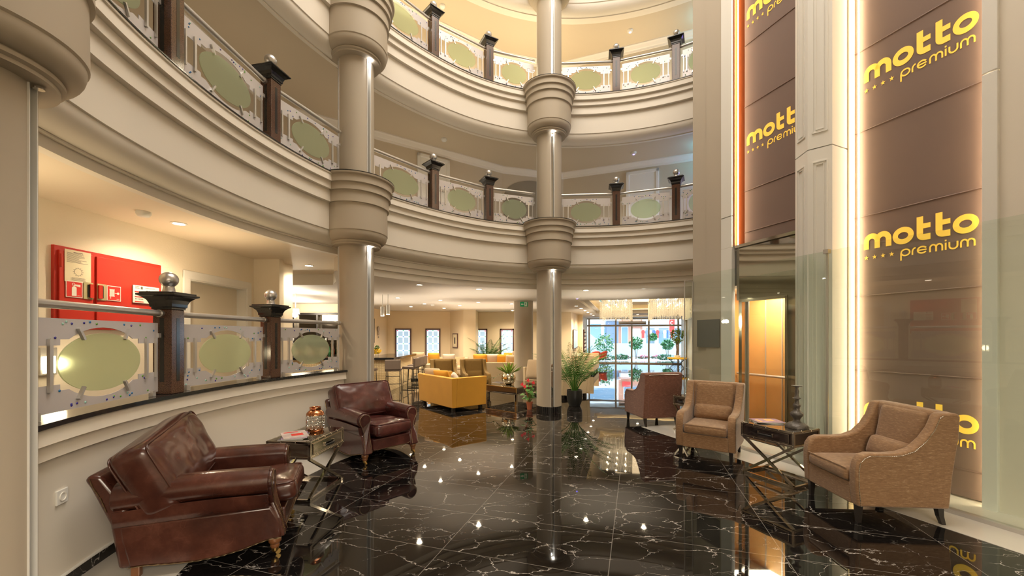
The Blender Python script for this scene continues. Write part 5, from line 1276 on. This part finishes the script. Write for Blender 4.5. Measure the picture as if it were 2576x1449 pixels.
# silver vase with fern leaves
t = thing('fern_vase', 'round silver mercury-glass vase filled with fern leaves on the coffee table', 'plant', (-.08,9.55,.36))
MB().lathe([(.06,0),(.11,.02),(.155,.08),(.172,.15),(.165,.21),(.135,.262),(.125,.27),(.118,.26)], n=40).build('vase', mat('mercury_glass', (.85,.78,.60), .07, metal=1, bump=.5, bs=9), t, smooth=60)
random.seed(4); mb = MB()
for k in range(46):
    a = 2*PI*k/46*5.0+random.uniform(-.2,.2); up = random.uniform(.35,1.35); L_ = random.uniform(.26,.38); p = Vector((.04*math.cos(a),.04*math.sin(a),.25)); d = Vector((math.cos(a)*math.cos(up), math.sin(a)*math.cos(up), math.sin(up))); s_ = Vector((-math.sin(a), math.cos(a), 0))
    q = p+d*L_*.6; e_ = p+d*L_+Vector((0,0,-.03)); mb.add([tuple(p-s_*.008),tuple(p+s_*.008),tuple(q+s_*.018),tuple(e_),tuple(q-s_*.018)], [(0,1,2,3,4)])
mb.build('fern_leaves', leafy, t, recalc=False)
mb = MB(); random.seed(9)
for k in range(34):
    s_ = k/34; p = Vector((-.12-.42*s_, -.05-.04*s_, .24+.03*math.sin(s_*9)-.10*s_)); a = Vector((random.uniform(-1,1),random.uniform(-1,1),random.uniform(-.5,.5))).normalized()*.022; b = a.cross(Vector((0,.3,1))).normalized()*.012; mb.add([tuple(p-a),tuple(p+b),tuple(p+a),tuple(p-b)], [(0,1,2,3)])
mb.build('trailing_sprig', leafg, t, recalc=False)
# anthurium
t = thing('potted_anthurium', 'small red anthurium in a terracotta pot left of the middle column', 'plant', (.36,8.25,0))
MB().lathe([(.048,0),(.062,.125),(.070,.127),(.070,.155),(.058,.155),(.054,.14),(.01,.14)], n=28).build('pot', terra, t, smooth=50)
random.seed(21); mb = MB(); ms = MB()
def heart(mb, c, nrm, d, s):
    d = Vector(d).normalized(); n_ = Vector(nrm).normalized(); r_ = d.cross(n_).normalized(); pts = []
    for i in range(16):
        a = 2*PI*i/16; u = 16*math.sin(a)**3/16; v = (13*math.cos(a)-5*math.cos(2*a)-2*math.cos(3*a)-math.cos(4*a))/16
        pts.append(tuple(Vector(c)+r_*u*s*.8-d*v*s+n_*(-.12*s*u*u)))
    mb.add(pts, [tuple(range(16))])
for k in range(30):
    a = k*2.4; r_ = random.uniform(.03,.17); z_ = random.uniform(.22,.50); c = (r_*math.cos(a), r_*math.sin(a), z_); heart(mb, c, (math.cos(a)*.5,math.sin(a)*.5-.3,.7), (math.cos(a),math.sin(a),-.4), random.uniform(.045,.07)); ms.tube([(0,0,.14),(c[0]*.6,c[1]*.6,z_*.8),c], .003, 4)
mb.build('leaf_cluster', leafg, t, recalc=False); ms.build('stem', stemg, t)
for (x_, y_, z_) in ((-.03,-.05,.60),(.08,-.02,.55),(-.15,-.06,.52),(-.10,-.10,.48)):
    mb = MB(); heart(mb, (x_,y_,z_), (0,-.7,.7), (.3,0,-.4), .045); mb.tube([(x_,y_-.005,z_),(x_+.01,y_-.02,z_+.05)], .004, 5); mb.tube([(0,0,.14),(x_*.5,y_*.5,z_*.7),(x_,y_,z_)], .003, 4); mb.build('red_flower', redfl, t, recalc=False)
# bonsai on the yellow table by the entrance
x_, y_ = (1703-CX)/F*19.0, 19.0
t = thing('side_table', 'round wire-base table with yellow top at the right of the entrance', 'table', (x_,y_,0))
MB().lathe([(.42,.42),(.44,.44),(.44,.48),(.42,.50)], n=40).build('tabletop', mat('yellow_top', (.75,.45,.03), .5), t, smooth=50)
for k in range(28):
    a = 2*PI*k/28; MB().tube([(.34*math.cos(a),.34*math.sin(a),.0),(.20*math.cos(a),.20*math.sin(a),.14),(.20*math.cos(a),.20*math.sin(a),.28),(.38*math.cos(a),.38*math.sin(a),.42)], .007, 4).build('wire', blackm, t)
t = thing('bonsai_tree', 'small leafy tree with pale trunk standing on the yellow table', 'plant', (x_+.02,y_,.50))
bush((0,0,1.02), (.36,.33,.38), 620, 33, .055).build('foliage', leafy, t, recalc=False)
mb = MB()
for k in range(3): a = k*2.1; mb.tube([(.05*math.cos(a),.05*math.sin(a),.02),(.05*math.cos(a+1.5),.05*math.sin(a+1.5),.3),(.05*math.cos(a+3),.05*math.sin(a+3),.6),(.1*math.cos(a+4),.1*math.sin(a+4),.9)], .028, 7)
mb.build('trunk', bark, t); MB().lathe([(.12,0),(.15,.08),(.15,.10)], n=20).build('pot', signw, t)

# ------------------------------------------------------------------ bar
def hexmat():
    m = bpy.data.materials.new('hex_mosaic'); m.use_nodes = True; nt = m.node_tree; b = nt.nodes['Principled BSDF']; L = nt.links.new
    tc = nd(nt, 'ShaderNodeTexCoord'); vo = nd(nt, 'ShaderNodeTexVoronoi', feature='DISTANCE_TO_EDGE'); vo.inputs['Scale'].default_value = 22; vo.inputs['Randomness'].default_value = .25; L(tc.outputs['Object'], vo.inputs['Vector'])
    r = ramp(nt, [(.04,(.35,.24,.10)),(.09,(.80,.66,.42))]); L(vo.outputs['Distance'], r.inputs[0]); L(r.outputs[0], b.inputs['Base Color']); b.inputs['Roughness'].default_value = .3; MATS['hex_mosaic'] = m; return m
hx = hexmat()
t = thing('bar_counter', 'bar counter with black top and pale gold mosaic front in the lounge', 'bar')
MB().prism([(-6.6,10.95),(-3.35,10.95),(-3.35,13.3),(-4.0,13.3),(-4.0,11.6),(-6.6,11.6)], 0, .86).build('mosaic_front', hx, t)
MB().prism([(-6.7,10.80),(-3.18,10.80),(-3.18,13.35),(-4.1,13.35),(-4.1,11.7),(-6.7,11.7)], .86, .925).build('countertop', black_granite, t, bevel=.006)
def make_stool():
    t = thing('bar_stool', '', 'bar stool')
    MB().box((0,0,.62),(.40,.36,.07)).build('seat', brownst, t, bevel=.015); MB().box((0,-.17,.76),(.40,.06,.26)).build('backrest', brownst, t, bevel=.015)
    for sx in (-1,1):
        for sy in (-1,1): MB().bar((sx*.17,sy*.14,.59),(sx*.18,sy*.17,.0), .013, .013).build('leg', blackm, t)
        MB().bar((sx*.18,-.17,.008),(sx*.18,.17,.008), .013, .013).build('floor_bar', blackm, t)
    MB().bar((-.175,.155,.22),(.175,.155,.22), .013, .013).build('footrest', blackm, t); MB().bar((-.175,-.14,.45),(.175,-.14,.45), .012, .012).build('stretcher', blackm, t)
    return t
s0 = make_stool(); s0.location = (-3.13,10.62,0); s0.rotation_euler = (0,0,.15); s0['label'] = 'dark bar stool seen from behind at the corner of the bar'; s0['group'] = 'brown bar stools'
for k, (x_, y_, rz, lb) in enumerate(((-3.80,10.58,0,'dark bar stool half hidden by the left-hand column'),(-2.86,11.35,1.45,'nearest of three bar stools on the right side of the bar'),(-2.90,12.05,1.5,'middle of three bar stools on the right side of the bar'),(-2.93,12.72,1.5,'furthest of three bar stools on the right side of the bar'))):
    dup(s0, (x_,y_,0), rz, lb)
t = thing('flower_vase', 'yellow flowers on the bar counter beside the left-hand column', 'flowers', (-3.77,11.2,.925))
MB().lathe([(.04,0),(.05,.06),(.035,.12)], n=16, cap=False).build('vase', glassC, t); bush((0,0,.16), (.11,.11,.08), 160, 4, .035).build('blossom', yelfl, t, recalc=False); bush((0,0,.26), (.07,.07,.06), 60, 6, .03).build('leaf_cluster', leafg, t, recalc=False)
# back bar
t = thing('back_bar', 'dark-framed mirrored back bar cabinet with shelves, seen past the left-hand column', 'cabinet', (-7.35,12.1,0))
MB().box((1.1,0,.44),(2.2,.45,.88)).build('base_cabinet', darkleg, t); MB().box((1.1,0,.90),(2.24,.5,.04)).build('countertop', black_granite, t)
for k in range(4): MB().box((.03+k*.715,.1,1.56),(.05,.16,1.28)).build('upright', darkleg, t)
MB().box((1.1,.1,2.18),(2.2,.18,.06)).build('cornice', darkleg, t)
for k in range(3): MB().box((.39+k*.715,.17,1.56),(.66,.01,1.22)).build('mirror_pane', mat('warm_mirror', (.8,.7,.55), .08, metal=1), t)
for z in (1.28,1.68): MB().box((1.1,.08,z),(2.15,.14,.02)).build('shelf', glassC, t)
def bottle(): return MB().lathe([(.032,0),(.036,.01),(.036,.15),(.014,.20),(.012,.27),(.015,.275)], n=12)
bm = [mat('bottle_green', (.03,.12,.04), .1), mat('bottle_amber', (.35,.14,.02), .1), mat('bottle_clear', (.7,.72,.68), .08), mat('bottle_red', (.4,.03,.02), .1)]
bp_ = [bottle().build('bottle', m_, smooth=50) for m_ in bm]
for k in range(18):
    o = bp_[k] if k < 4 else bp_[k % 4].copy()
    if k >= 4: C.objects.link(o)
    o.location = (-7.15+.105*k, 12.0 if k % 2 else 12.05, .92 if k < 18 else 1.29); tag(o, 'bottle standing in the row on the back bar counter', 'bottle', 'bottles on the back bar')
gl0 = MB().lathe([(.03,0),(.03,.004),(.005,.01),(.005,.07),(.03,.09),(.035,.15)], n=12, cap=False).build('wine_glass', mat('glassware', (.85,.85,.82), .1), smooth=60)
for k in range(10):
    o = gl0 if k == 0 else gl0.copy()
    if k: C.objects.link(o)
    o.location = (-7.2+.2*k, 12.1, 1.29); tag(o, 'wine glass upright on the glass shelf of the back bar', 'glass', 'glasses on the back bar shelf')
# small lounge tables with glassware, little grass pot
t = thing('coffee_table', 'small black lounge table with a grass pot, in front of the long sofa', 'table', (-2.35,12.1,0)); MB().lathe([(.3,.41),(.3,.43)], n=28).build('tabletop', black_granite, t); 
for k in range(3): a = 2*PI*k/3; MB().tube([(.22*math.cos(a),.22*math.sin(a),0),(.22*math.cos(a),.22*math.sin(a),.41)], .01, 6).build('leg', blackm, t)
t = thing('grass_pot', 'little pot of grass on the small black lounge table', 'plant', (-2.38,12.05,.43)); MB().lathe([(.045,0),(.06,.11),(.05,.11)], n=18).build('pot', signw, t)
mb = MB(); random.seed(2)
for k in range(60): a = random.uniform(0,6.28); r_ = random.uniform(0,.04); q = random.uniform(.03,.09); mb.add([(r_*math.cos(a)-.004,r_*math.sin(a),.1),(r_*math.cos(a)+.004,r_*math.sin(a),.1),(r_*math.cos(a)+q*math.cos(a),q*math.sin(a),.1+random.uniform(.12,.2))], [(0,1,2)])
mb.build('grass', leafy, t, recalc=False)
t = thing('coffee_table', 'low black table with plates behind the left olive armchair', 'table', (-1.9,11.2,0)); MB().lathe([(.28,.39),(.28,.41)], n=28).build('tabletop', black_granite, t)
for k in range(3): a = 2*PI*k/3+.5; MB().tube([(.2*math.cos(a),.2*math.sin(a),0),(.2*math.cos(a),.2*math.sin(a),.39)], .01, 6).build('leg', blackm, t)
o = MB().lathe([(.07,0),(.10,.012),(.10,.016),(.02,.008)], n=24).build('saucer', signw, smooth=50); o.location = (-1.95,11.1,.41); tag(o, 'white saucer on the low black table', 'saucer')

# ------------------------------------------------------------------ entrance hall furniture
def hall(s_, o_): # s along hall from (2.45,16.6), o to the right
    b = Vector((2.45,16.6,0)); d = Vector((4.24-2.45,6.0,0)).normalized(); return b+d*s_+Vector((d.y,-d.x,0))*o_
hrz = math.atan2(6.0, 1.79)
c_ = hall(.6,.55); make_sofa('tufted cream sofa along the left wall of the entrance hall', beige, beige, (c_.x,c_.y,0), hrz-PI, 2.6, .85, .74)
mb = MB()
def lounge_chair(label, loc, rz):
    t = thing('shell_chair', label, 'chair', loc, rz, 'burnt orange shell chairs')
    mb = MB(); vs = []; fs = []; n = 16; rows = 7
    for i in range(rows):
        z = .36+.40*i/(rows-1); r_ = .24+.10*(i/(rows-1))**.7
        for k in range(n+1):
            a = R(-200+220*k/n); hh = z if i < 3 else .36+(z-.36)*(.55+.45*max(0, math.sin(R(220*k/n-20+0)))) ; vs.append((r_*math.cos(a), r_*math.sin(a), hh))
    for i in range(rows-1):
        for k in range(n): fs.append((i*(n+1)+k, i*(n+1)+k+1, (i+1)*(n+1)+k+1, (i+1)*(n+1)+k))
    mb.add(vs, fs); o = mb.build('shell', orange, t, smooth='all'); md = o.modifiers.new('s', 'SOLIDIFY'); md.thickness = .04
    MB().cushion((.5,.5,.12),(0,0,.40),None,puff=.2,rad=.4,n=10).build('seat_cushion', orange, t, smooth='all')
    for sx in (-1,1):
        for sy in (-1,1): MB().tube([(sx*.16,sy*.16,.36),(sx*.24,sy*.24,0)], .011, 6).build('leg', blackm, t)
a_ = onz(1494,913,0); lounge_chair('burnt orange shell chair nearest the glass front, left side of the hall', (a_[0]-.05,20.6,0), .9)
lounge_chair('burnt orange shell chair further back, beside the cream tufted sofa', (a_[0]-.52,20.05,0), .3)
p0 = hall(4.25,.03); t = thing('wall_shelf', 'ladder-like wooden wall shelf with rolled towels at the left of the hall', 'shelf', (p0.x,p0.y,.72), hrz)
for s_ in (-.28,.28): MB().box((s_,-.02,.55),(.04,.08,1.15)).build('upright', winframe, t)
for k in range(6): MB().box((0,-.03,.05+k*.19),(.56,.12,.02)).build('shelf', winframe, t)
tw = None
for k in range(6):
    mb = MB(); mb.M = Matrix.Rotation(PI/2, 4, 'Y'); mb.lathe([(.055,-.22),(.062,-.2),(.062,.2),(.055,.22)], n=14)
    o = mb.build('rolled_towel', signw) if tw is None else tw.copy()
    if tw is None: tw = o
    else: C.objects.link(o)
    o.rotation_euler = (0,0,hrz); o.location = tuple(p0+Vector((.955,-.295,0))*.05+Vector((0,0,.72+.12+k*.19))); tag(o, 'rolled white towel on the wooden wall shelf', 'towel', 'rolled towels on the wall shelf')
for k, (s_, w_, lb) in enumerate(((.95,1.25,'large blue and white wall picture in the hall, behind the palm'),)):
    p = hall(s_,.02); t = thing('picture', lb, 'picture', (p.x,p.y,1.02), hrz); MB().box((0,-.02,.36),(w_,.03,.82)).build('frame', winframe, t); MB().box((0,-.04,.36),(w_-.06,.01,.76)).build('print', mat('blue_print', (.35,.52,.68), .5, var=.5, vs=3), t)
p = hall(2.25,.1); o = MB().box((0,0,1.25),(.22,.22,2.5), hrz).build('pier', MATS['lounge_wall_paint']); o.location = (p.x,p.y,0); o.name = 'trim_12'; struct(o)
# tall mirrored cabinet at the right of the hall
t = thing('display_frame', 'tall silver ornate frame leaning at the right side of the hall, behind the glass fin', 'frame', ((1731-CX)/F*19.2,19.2,0), .1)
MB().box((0,0,1.12),(.30,.08,2.2)).build('frame', silver, t, bevel=.02); MB().box((0,-.05,1.12),(.18,.02,1.9)).build('mirror_panel', mirror, t); MB().box((0,0,2.24),(.40,.14,.08)).build('cornice', silver, t)
# chandeliers
for k, (x_, y_, w_, d_, lb) in enumerate(((3.45,13.2,.98,2.0,'left rectangular crystal chandelier of hanging bead strings in the hall'),(4.98,12.8,1.20,2.0,'right rectangular crystal chandelier of hanging bead strings in the hall'))):
    t = thing('chandelier', lb, 'chandelier', (x_,y_,2.0), math.atan2(-.2952,.9555))
    MB().box((0,0,.63),(w_,d_,.03)).build('ceiling_plate', chrome, t)
    rnd = random.Random(k+3); mb = MB(); nx, ny = 21, 30
    for i in range(nx):
        for j in range(ny):
            if 3 < i < nx-4 and 3 < j < ny-4 and (i+j) % 3: continue
            u = -w_/2+w_*(i+.5)/nx+rnd.uniform(-.012,.012); v = -d_/2+d_*(j+.5)/ny+rnd.uniform(-.012,.012)
            z1 = .62; z0_ = .02+.10*rnd.random() if (i in (0,1,nx-1,nx-2) or j in (0,1,ny-1,ny-2)) else .14+.1*rnd.random(); n = int((z1-z0_)/.034)
            for q in range(n):
                z = z0_+q*.034; r_ = .0105; mb.add([(u,v,z-r_*1.3),(u+r_,v,z),(u,v+r_,z),(u-r_,v,z),(u,v-r_,z),(u,v,z+r_*1.3)], [(0,2,1),(0,3,2),(0,4,3),(0,1,4),(5,1,2),(5,2,3),(5,3,4),(5,4,1)])
    tag(mb.build('crystal_curtain', bead, t, recalc=False), 'hanging strings of clear crystal beads', kind='stuff')
    for u in (-.28,0,.28):
        for v in (-.6,0,.6): MB().sphere((u,v,.50), .025, 10, 7).build('bulb', mat('bulb_glow', (1,1,1), .5, emit=(1,.80,.52), es=50), t)

# ------------------------------------------------------------------ wall socket, detectors, downlights, spots
th_ = ray_theta((152-CX)/F, .085, 170, 214); x_, y_, nx_, ny_ = ring(th_, .085)
zs_ = EYE-(1249-HY)/F*y_
t = thing('wall_socket', 'white power socket low on the cream parapet wall', 'socket', (x_-nx_*.006,y_-ny_*.006,zs_), math.atan2(ny_,nx_)-PI/2)
MB().box((0,0,0),(.085,.012,.085)).build('plate', white, t, bevel=.003)
mb = MB(); mb.M = Matrix.Rotation(PI/2, 4, 'X'); mb.lathe([(.026,-.001),(.026,.010),(.021,.010),(.021,.004)], n=24); mb.build('socket_ring', signw, t)
DL = [('downlight in the corridor ceiling above the fire cabinet',450,562,2.71),('downlight in the corridor ceiling left of the left-hand column',778,668,2.71),
 ('lounge downlight nearest the balcony, left',1055,716,2.5),('lounge downlight near the balcony, left of the middle column',1205,727,2.5),('lounge downlight in the second row, far left',1001,749,2.5),('lounge downlight in the second row, centre',1108,755,2.5),('lounge downlight in the third row, left',1068,764,2.5),('small lounge downlight above the first stained window',1034,771,2.5),('lounge downlight in the third row, centre',1157,768,2.5),('small lounge downlight above the second stained window',1117,775,2.5),('lounge downlight in front of the pillar',1203,760,2.5),('lounge downlight left of the exit sign column',1287,764,2.5),('small lounge downlight above the right stained window',1289,781,2.5),
 ('hall downlight just right of the middle column',1474,730,2.5),('hall downlight nearest the right wall',1619,725,2.5)]
for k in range(6): DL.append(('hall downlight number %s in the receding row beside the ceiling coffer' % ['one, nearest','two','three','four','five','six, furthest'][k], [1449.7,1461.5,1471.5,1479,1486.6,1493][k], [769.7,775.5,781,785.5,789.5,793][k], 2.5))
DL += [('hall downlight between the two chandeliers near the doors',1604,791,2.5),('hall downlight near the right wall behind the glass fin, nearer',1734,782,2.5),('hall downlight near the right wall behind the glass fin, further',1725,786,2.5)]
d0_ = None
for lb, px_, py_, z_ in DL:
    x_, y_, _ = onz(px_, py_, z_)
    if d0_ is None:
        d0_ = thing('downlight', lb, 'ceiling light', (x_,y_,z_)); MB().lathe([(.075,0),(.075,-.006),(.055,-.008),(.05,0)], n=28).build('trim_ring', white, d0_); MB().lathe([(.052,-.002),(.052,-.005)], n=24).build('lens', lamp, d0_)
        o = d0_
    else: o = dup(d0_, (x_,y_,z_), 0, lb)
    o['group'] = 'recessed ceiling downlights'
    far = y_ > 12
    light('SPOT', 'downlight_spot', (x_,y_,z_-.03), 60 if z_ > 2.6 else (125 if far else 85), (1,.80,.54), .03, (0,0,0), R(150), blend=.9)
def detector(label, px_, py_, z_, led=None):
    x_, y_, _ = onz(px_, py_, z_); t = thing('smoke_detector', label, 'smoke detector', (x_,y_,z_), 0, 'ceiling smoke detectors')
    MB().lathe([(.06,0),(.06,-.02),(.045,-.045),(.02,-.05)], n=24).build('housing', white, t, smooth=50)
    if led: MB().lathe([(.02,-.046),(.02,-.052)], n=16).build('blue_led', blueled, t)
detector('smoke detector on the corridor ceiling left of the downlight', 361, 533, 2.71)
detector('smoke detector on the first-floor gallery ceiling above the third rail panel', 1117, 349, Z1+DZ-.925)
detector('smoke detector on the second-floor gallery ceiling near the top edge', 1113, 14, Z1+2*DZ-.925)
detector('blue-lit ceiling sensor in the first-floor gallery at the right', 1594, 383, Z1+DZ-.925, 1)
detector('blue-lit ceiling sensor in the second-floor gallery at the right', 1585, 76, Z1+2*DZ-.925, 1)
detector('blue-lit ceiling sensor in the entrance hall ceiling', 1452, 747, 2.5, 1)
detector('smoke detector among the lounge downlights', 1088, 766, 2.5)
for k, (px_, py_, Y_) in enumerate(((962,782,9.6),(976,778,9.6))):
    x_, y_, z_ = at(px_, py_, Y_); t = thing('track_spotlight', ['left white cylinder spotlight hanging over the bar','right white cylinder spotlight hanging over the bar'][k], 'spotlight', (x_,y_,z_))
    MB().lathe([(.045,-.12),(.045,.10)], n=20).build('housing', white, t); MB().lathe([(.038,-.125),(.038,-.121)], n=16).build('lens', lamp, t); MB().tube([(0,0,.1),(0,0,2.5-z_)], .008, 6).build('rod', white, t)
    light('SPOT', 'bar_spot', (x_,y_,z_-.15), 40, (1,.86,.62), .04, (0,0,0), R(100))
x_, y_, z_ = at(742, 792, 9.2); t = thing('projector_lamp', 'very bright spotlight hanging behind the ground-floor railing, left of the column', 'spotlight', (x_,y_,z_))
MB().sphere((0,0,0), .06, 16, 10).build('lens', mat('projector_glow', (1,1,1), .5, emit=(1,.88,.68), es=160), t); MB().tube([(0,.03,.05),(0,.03,2.5-z_)], .01, 6).build('rod', white, t); MB().lathe([(.075,.02),(.075,.14)], (0,.06,0), 20).build('housing', white, t)
light('POINT', 'projector_light', (x_+.05,y_-.12,z_), 30, (1,.88,.68), .06)
light('POINT', 'bar_cove_light', (-6.0,11.3,2.2), 60, (1,.85,.66), .3)
# small cool accent lamps in the right ends of the galleries
for lv in (0, 1):
    z_ = Z1+(lv+1)*DZ-.925
    light('POINT', 'accent_lamp', (3.95,8.2,z_-.15), 3.0, (.12,.75,1), .03)
    light('POINT', 'accent_lamp', (4.3,8.1,z_-1.0), 6 if lv == 0 else 1.5, (.32,.22,1), .1)
# upward area lights added behind the gallery fascias and below other ceilings as fill
def fill_up(name, x_, y_, z_, pw, size, col=(1,.84,.60)): light('AREA', name, (x_,y_,z_), pw, col, size, (PI,0,0))
for th0_ in (75, 100, 122, 140, 165, 190):
    for lv, pw in ((0, 2.2 if th0_ > 90 else 1.6), (1, 13)):
        x_, y_, _, _ = ring(th0_, .95); fill_up('gallery_fill', x_, y_, Z1+lv*DZ+.03, pw, .9, (1,.80,.50) if lv else (1,.84,.62))
for x_, y_, pw, sz in ((-3.2,11.,17,3.),(-.6,13.2,18,3.),(-.8,9.4,11,2.2),(2.3,9.6,9,2.),(3.4,15.5,6,2.),(-6.5,9.6,12,2.)): fill_up('ceiling_fill', x_, y_, 1.95, pw, sz, (1,.86,.68))  # added in mid-air to brighten the ceilings, no lamps stand here
for y_ in (2.6,4.6): fill_up('corridor_fill', -3.5, y_, 2.0, 5.5, .9, (1,.76,.46))  # unseen fill added for the corridor ceiling, without fittings
fill_up('corridor_fill', -5.2, 7.3, 2.0, 5, .9, (1,.76,.46))
x_, y_ = .0495*8.3, 8.3; t = thing('floor_spotlight', 'tiny bright spotlight behind the second-floor railing left of the middle column', 'spotlight', (x_,y_,Z1+DZ+.33))
light('POINT', 'floor_spotlight_light', (x_-.04,y_-.1,Z1+DZ+.33), 9, (1,.85,.6), .04)
MB().sphere((0,0,0), .035, 12, 8).build('lens', MATS['projector_glow'], t); MB().lathe([(.04,-.33),(.04,-.32),(.012,-.31),(.012,-.03)], n=16).build('housing', white, t)
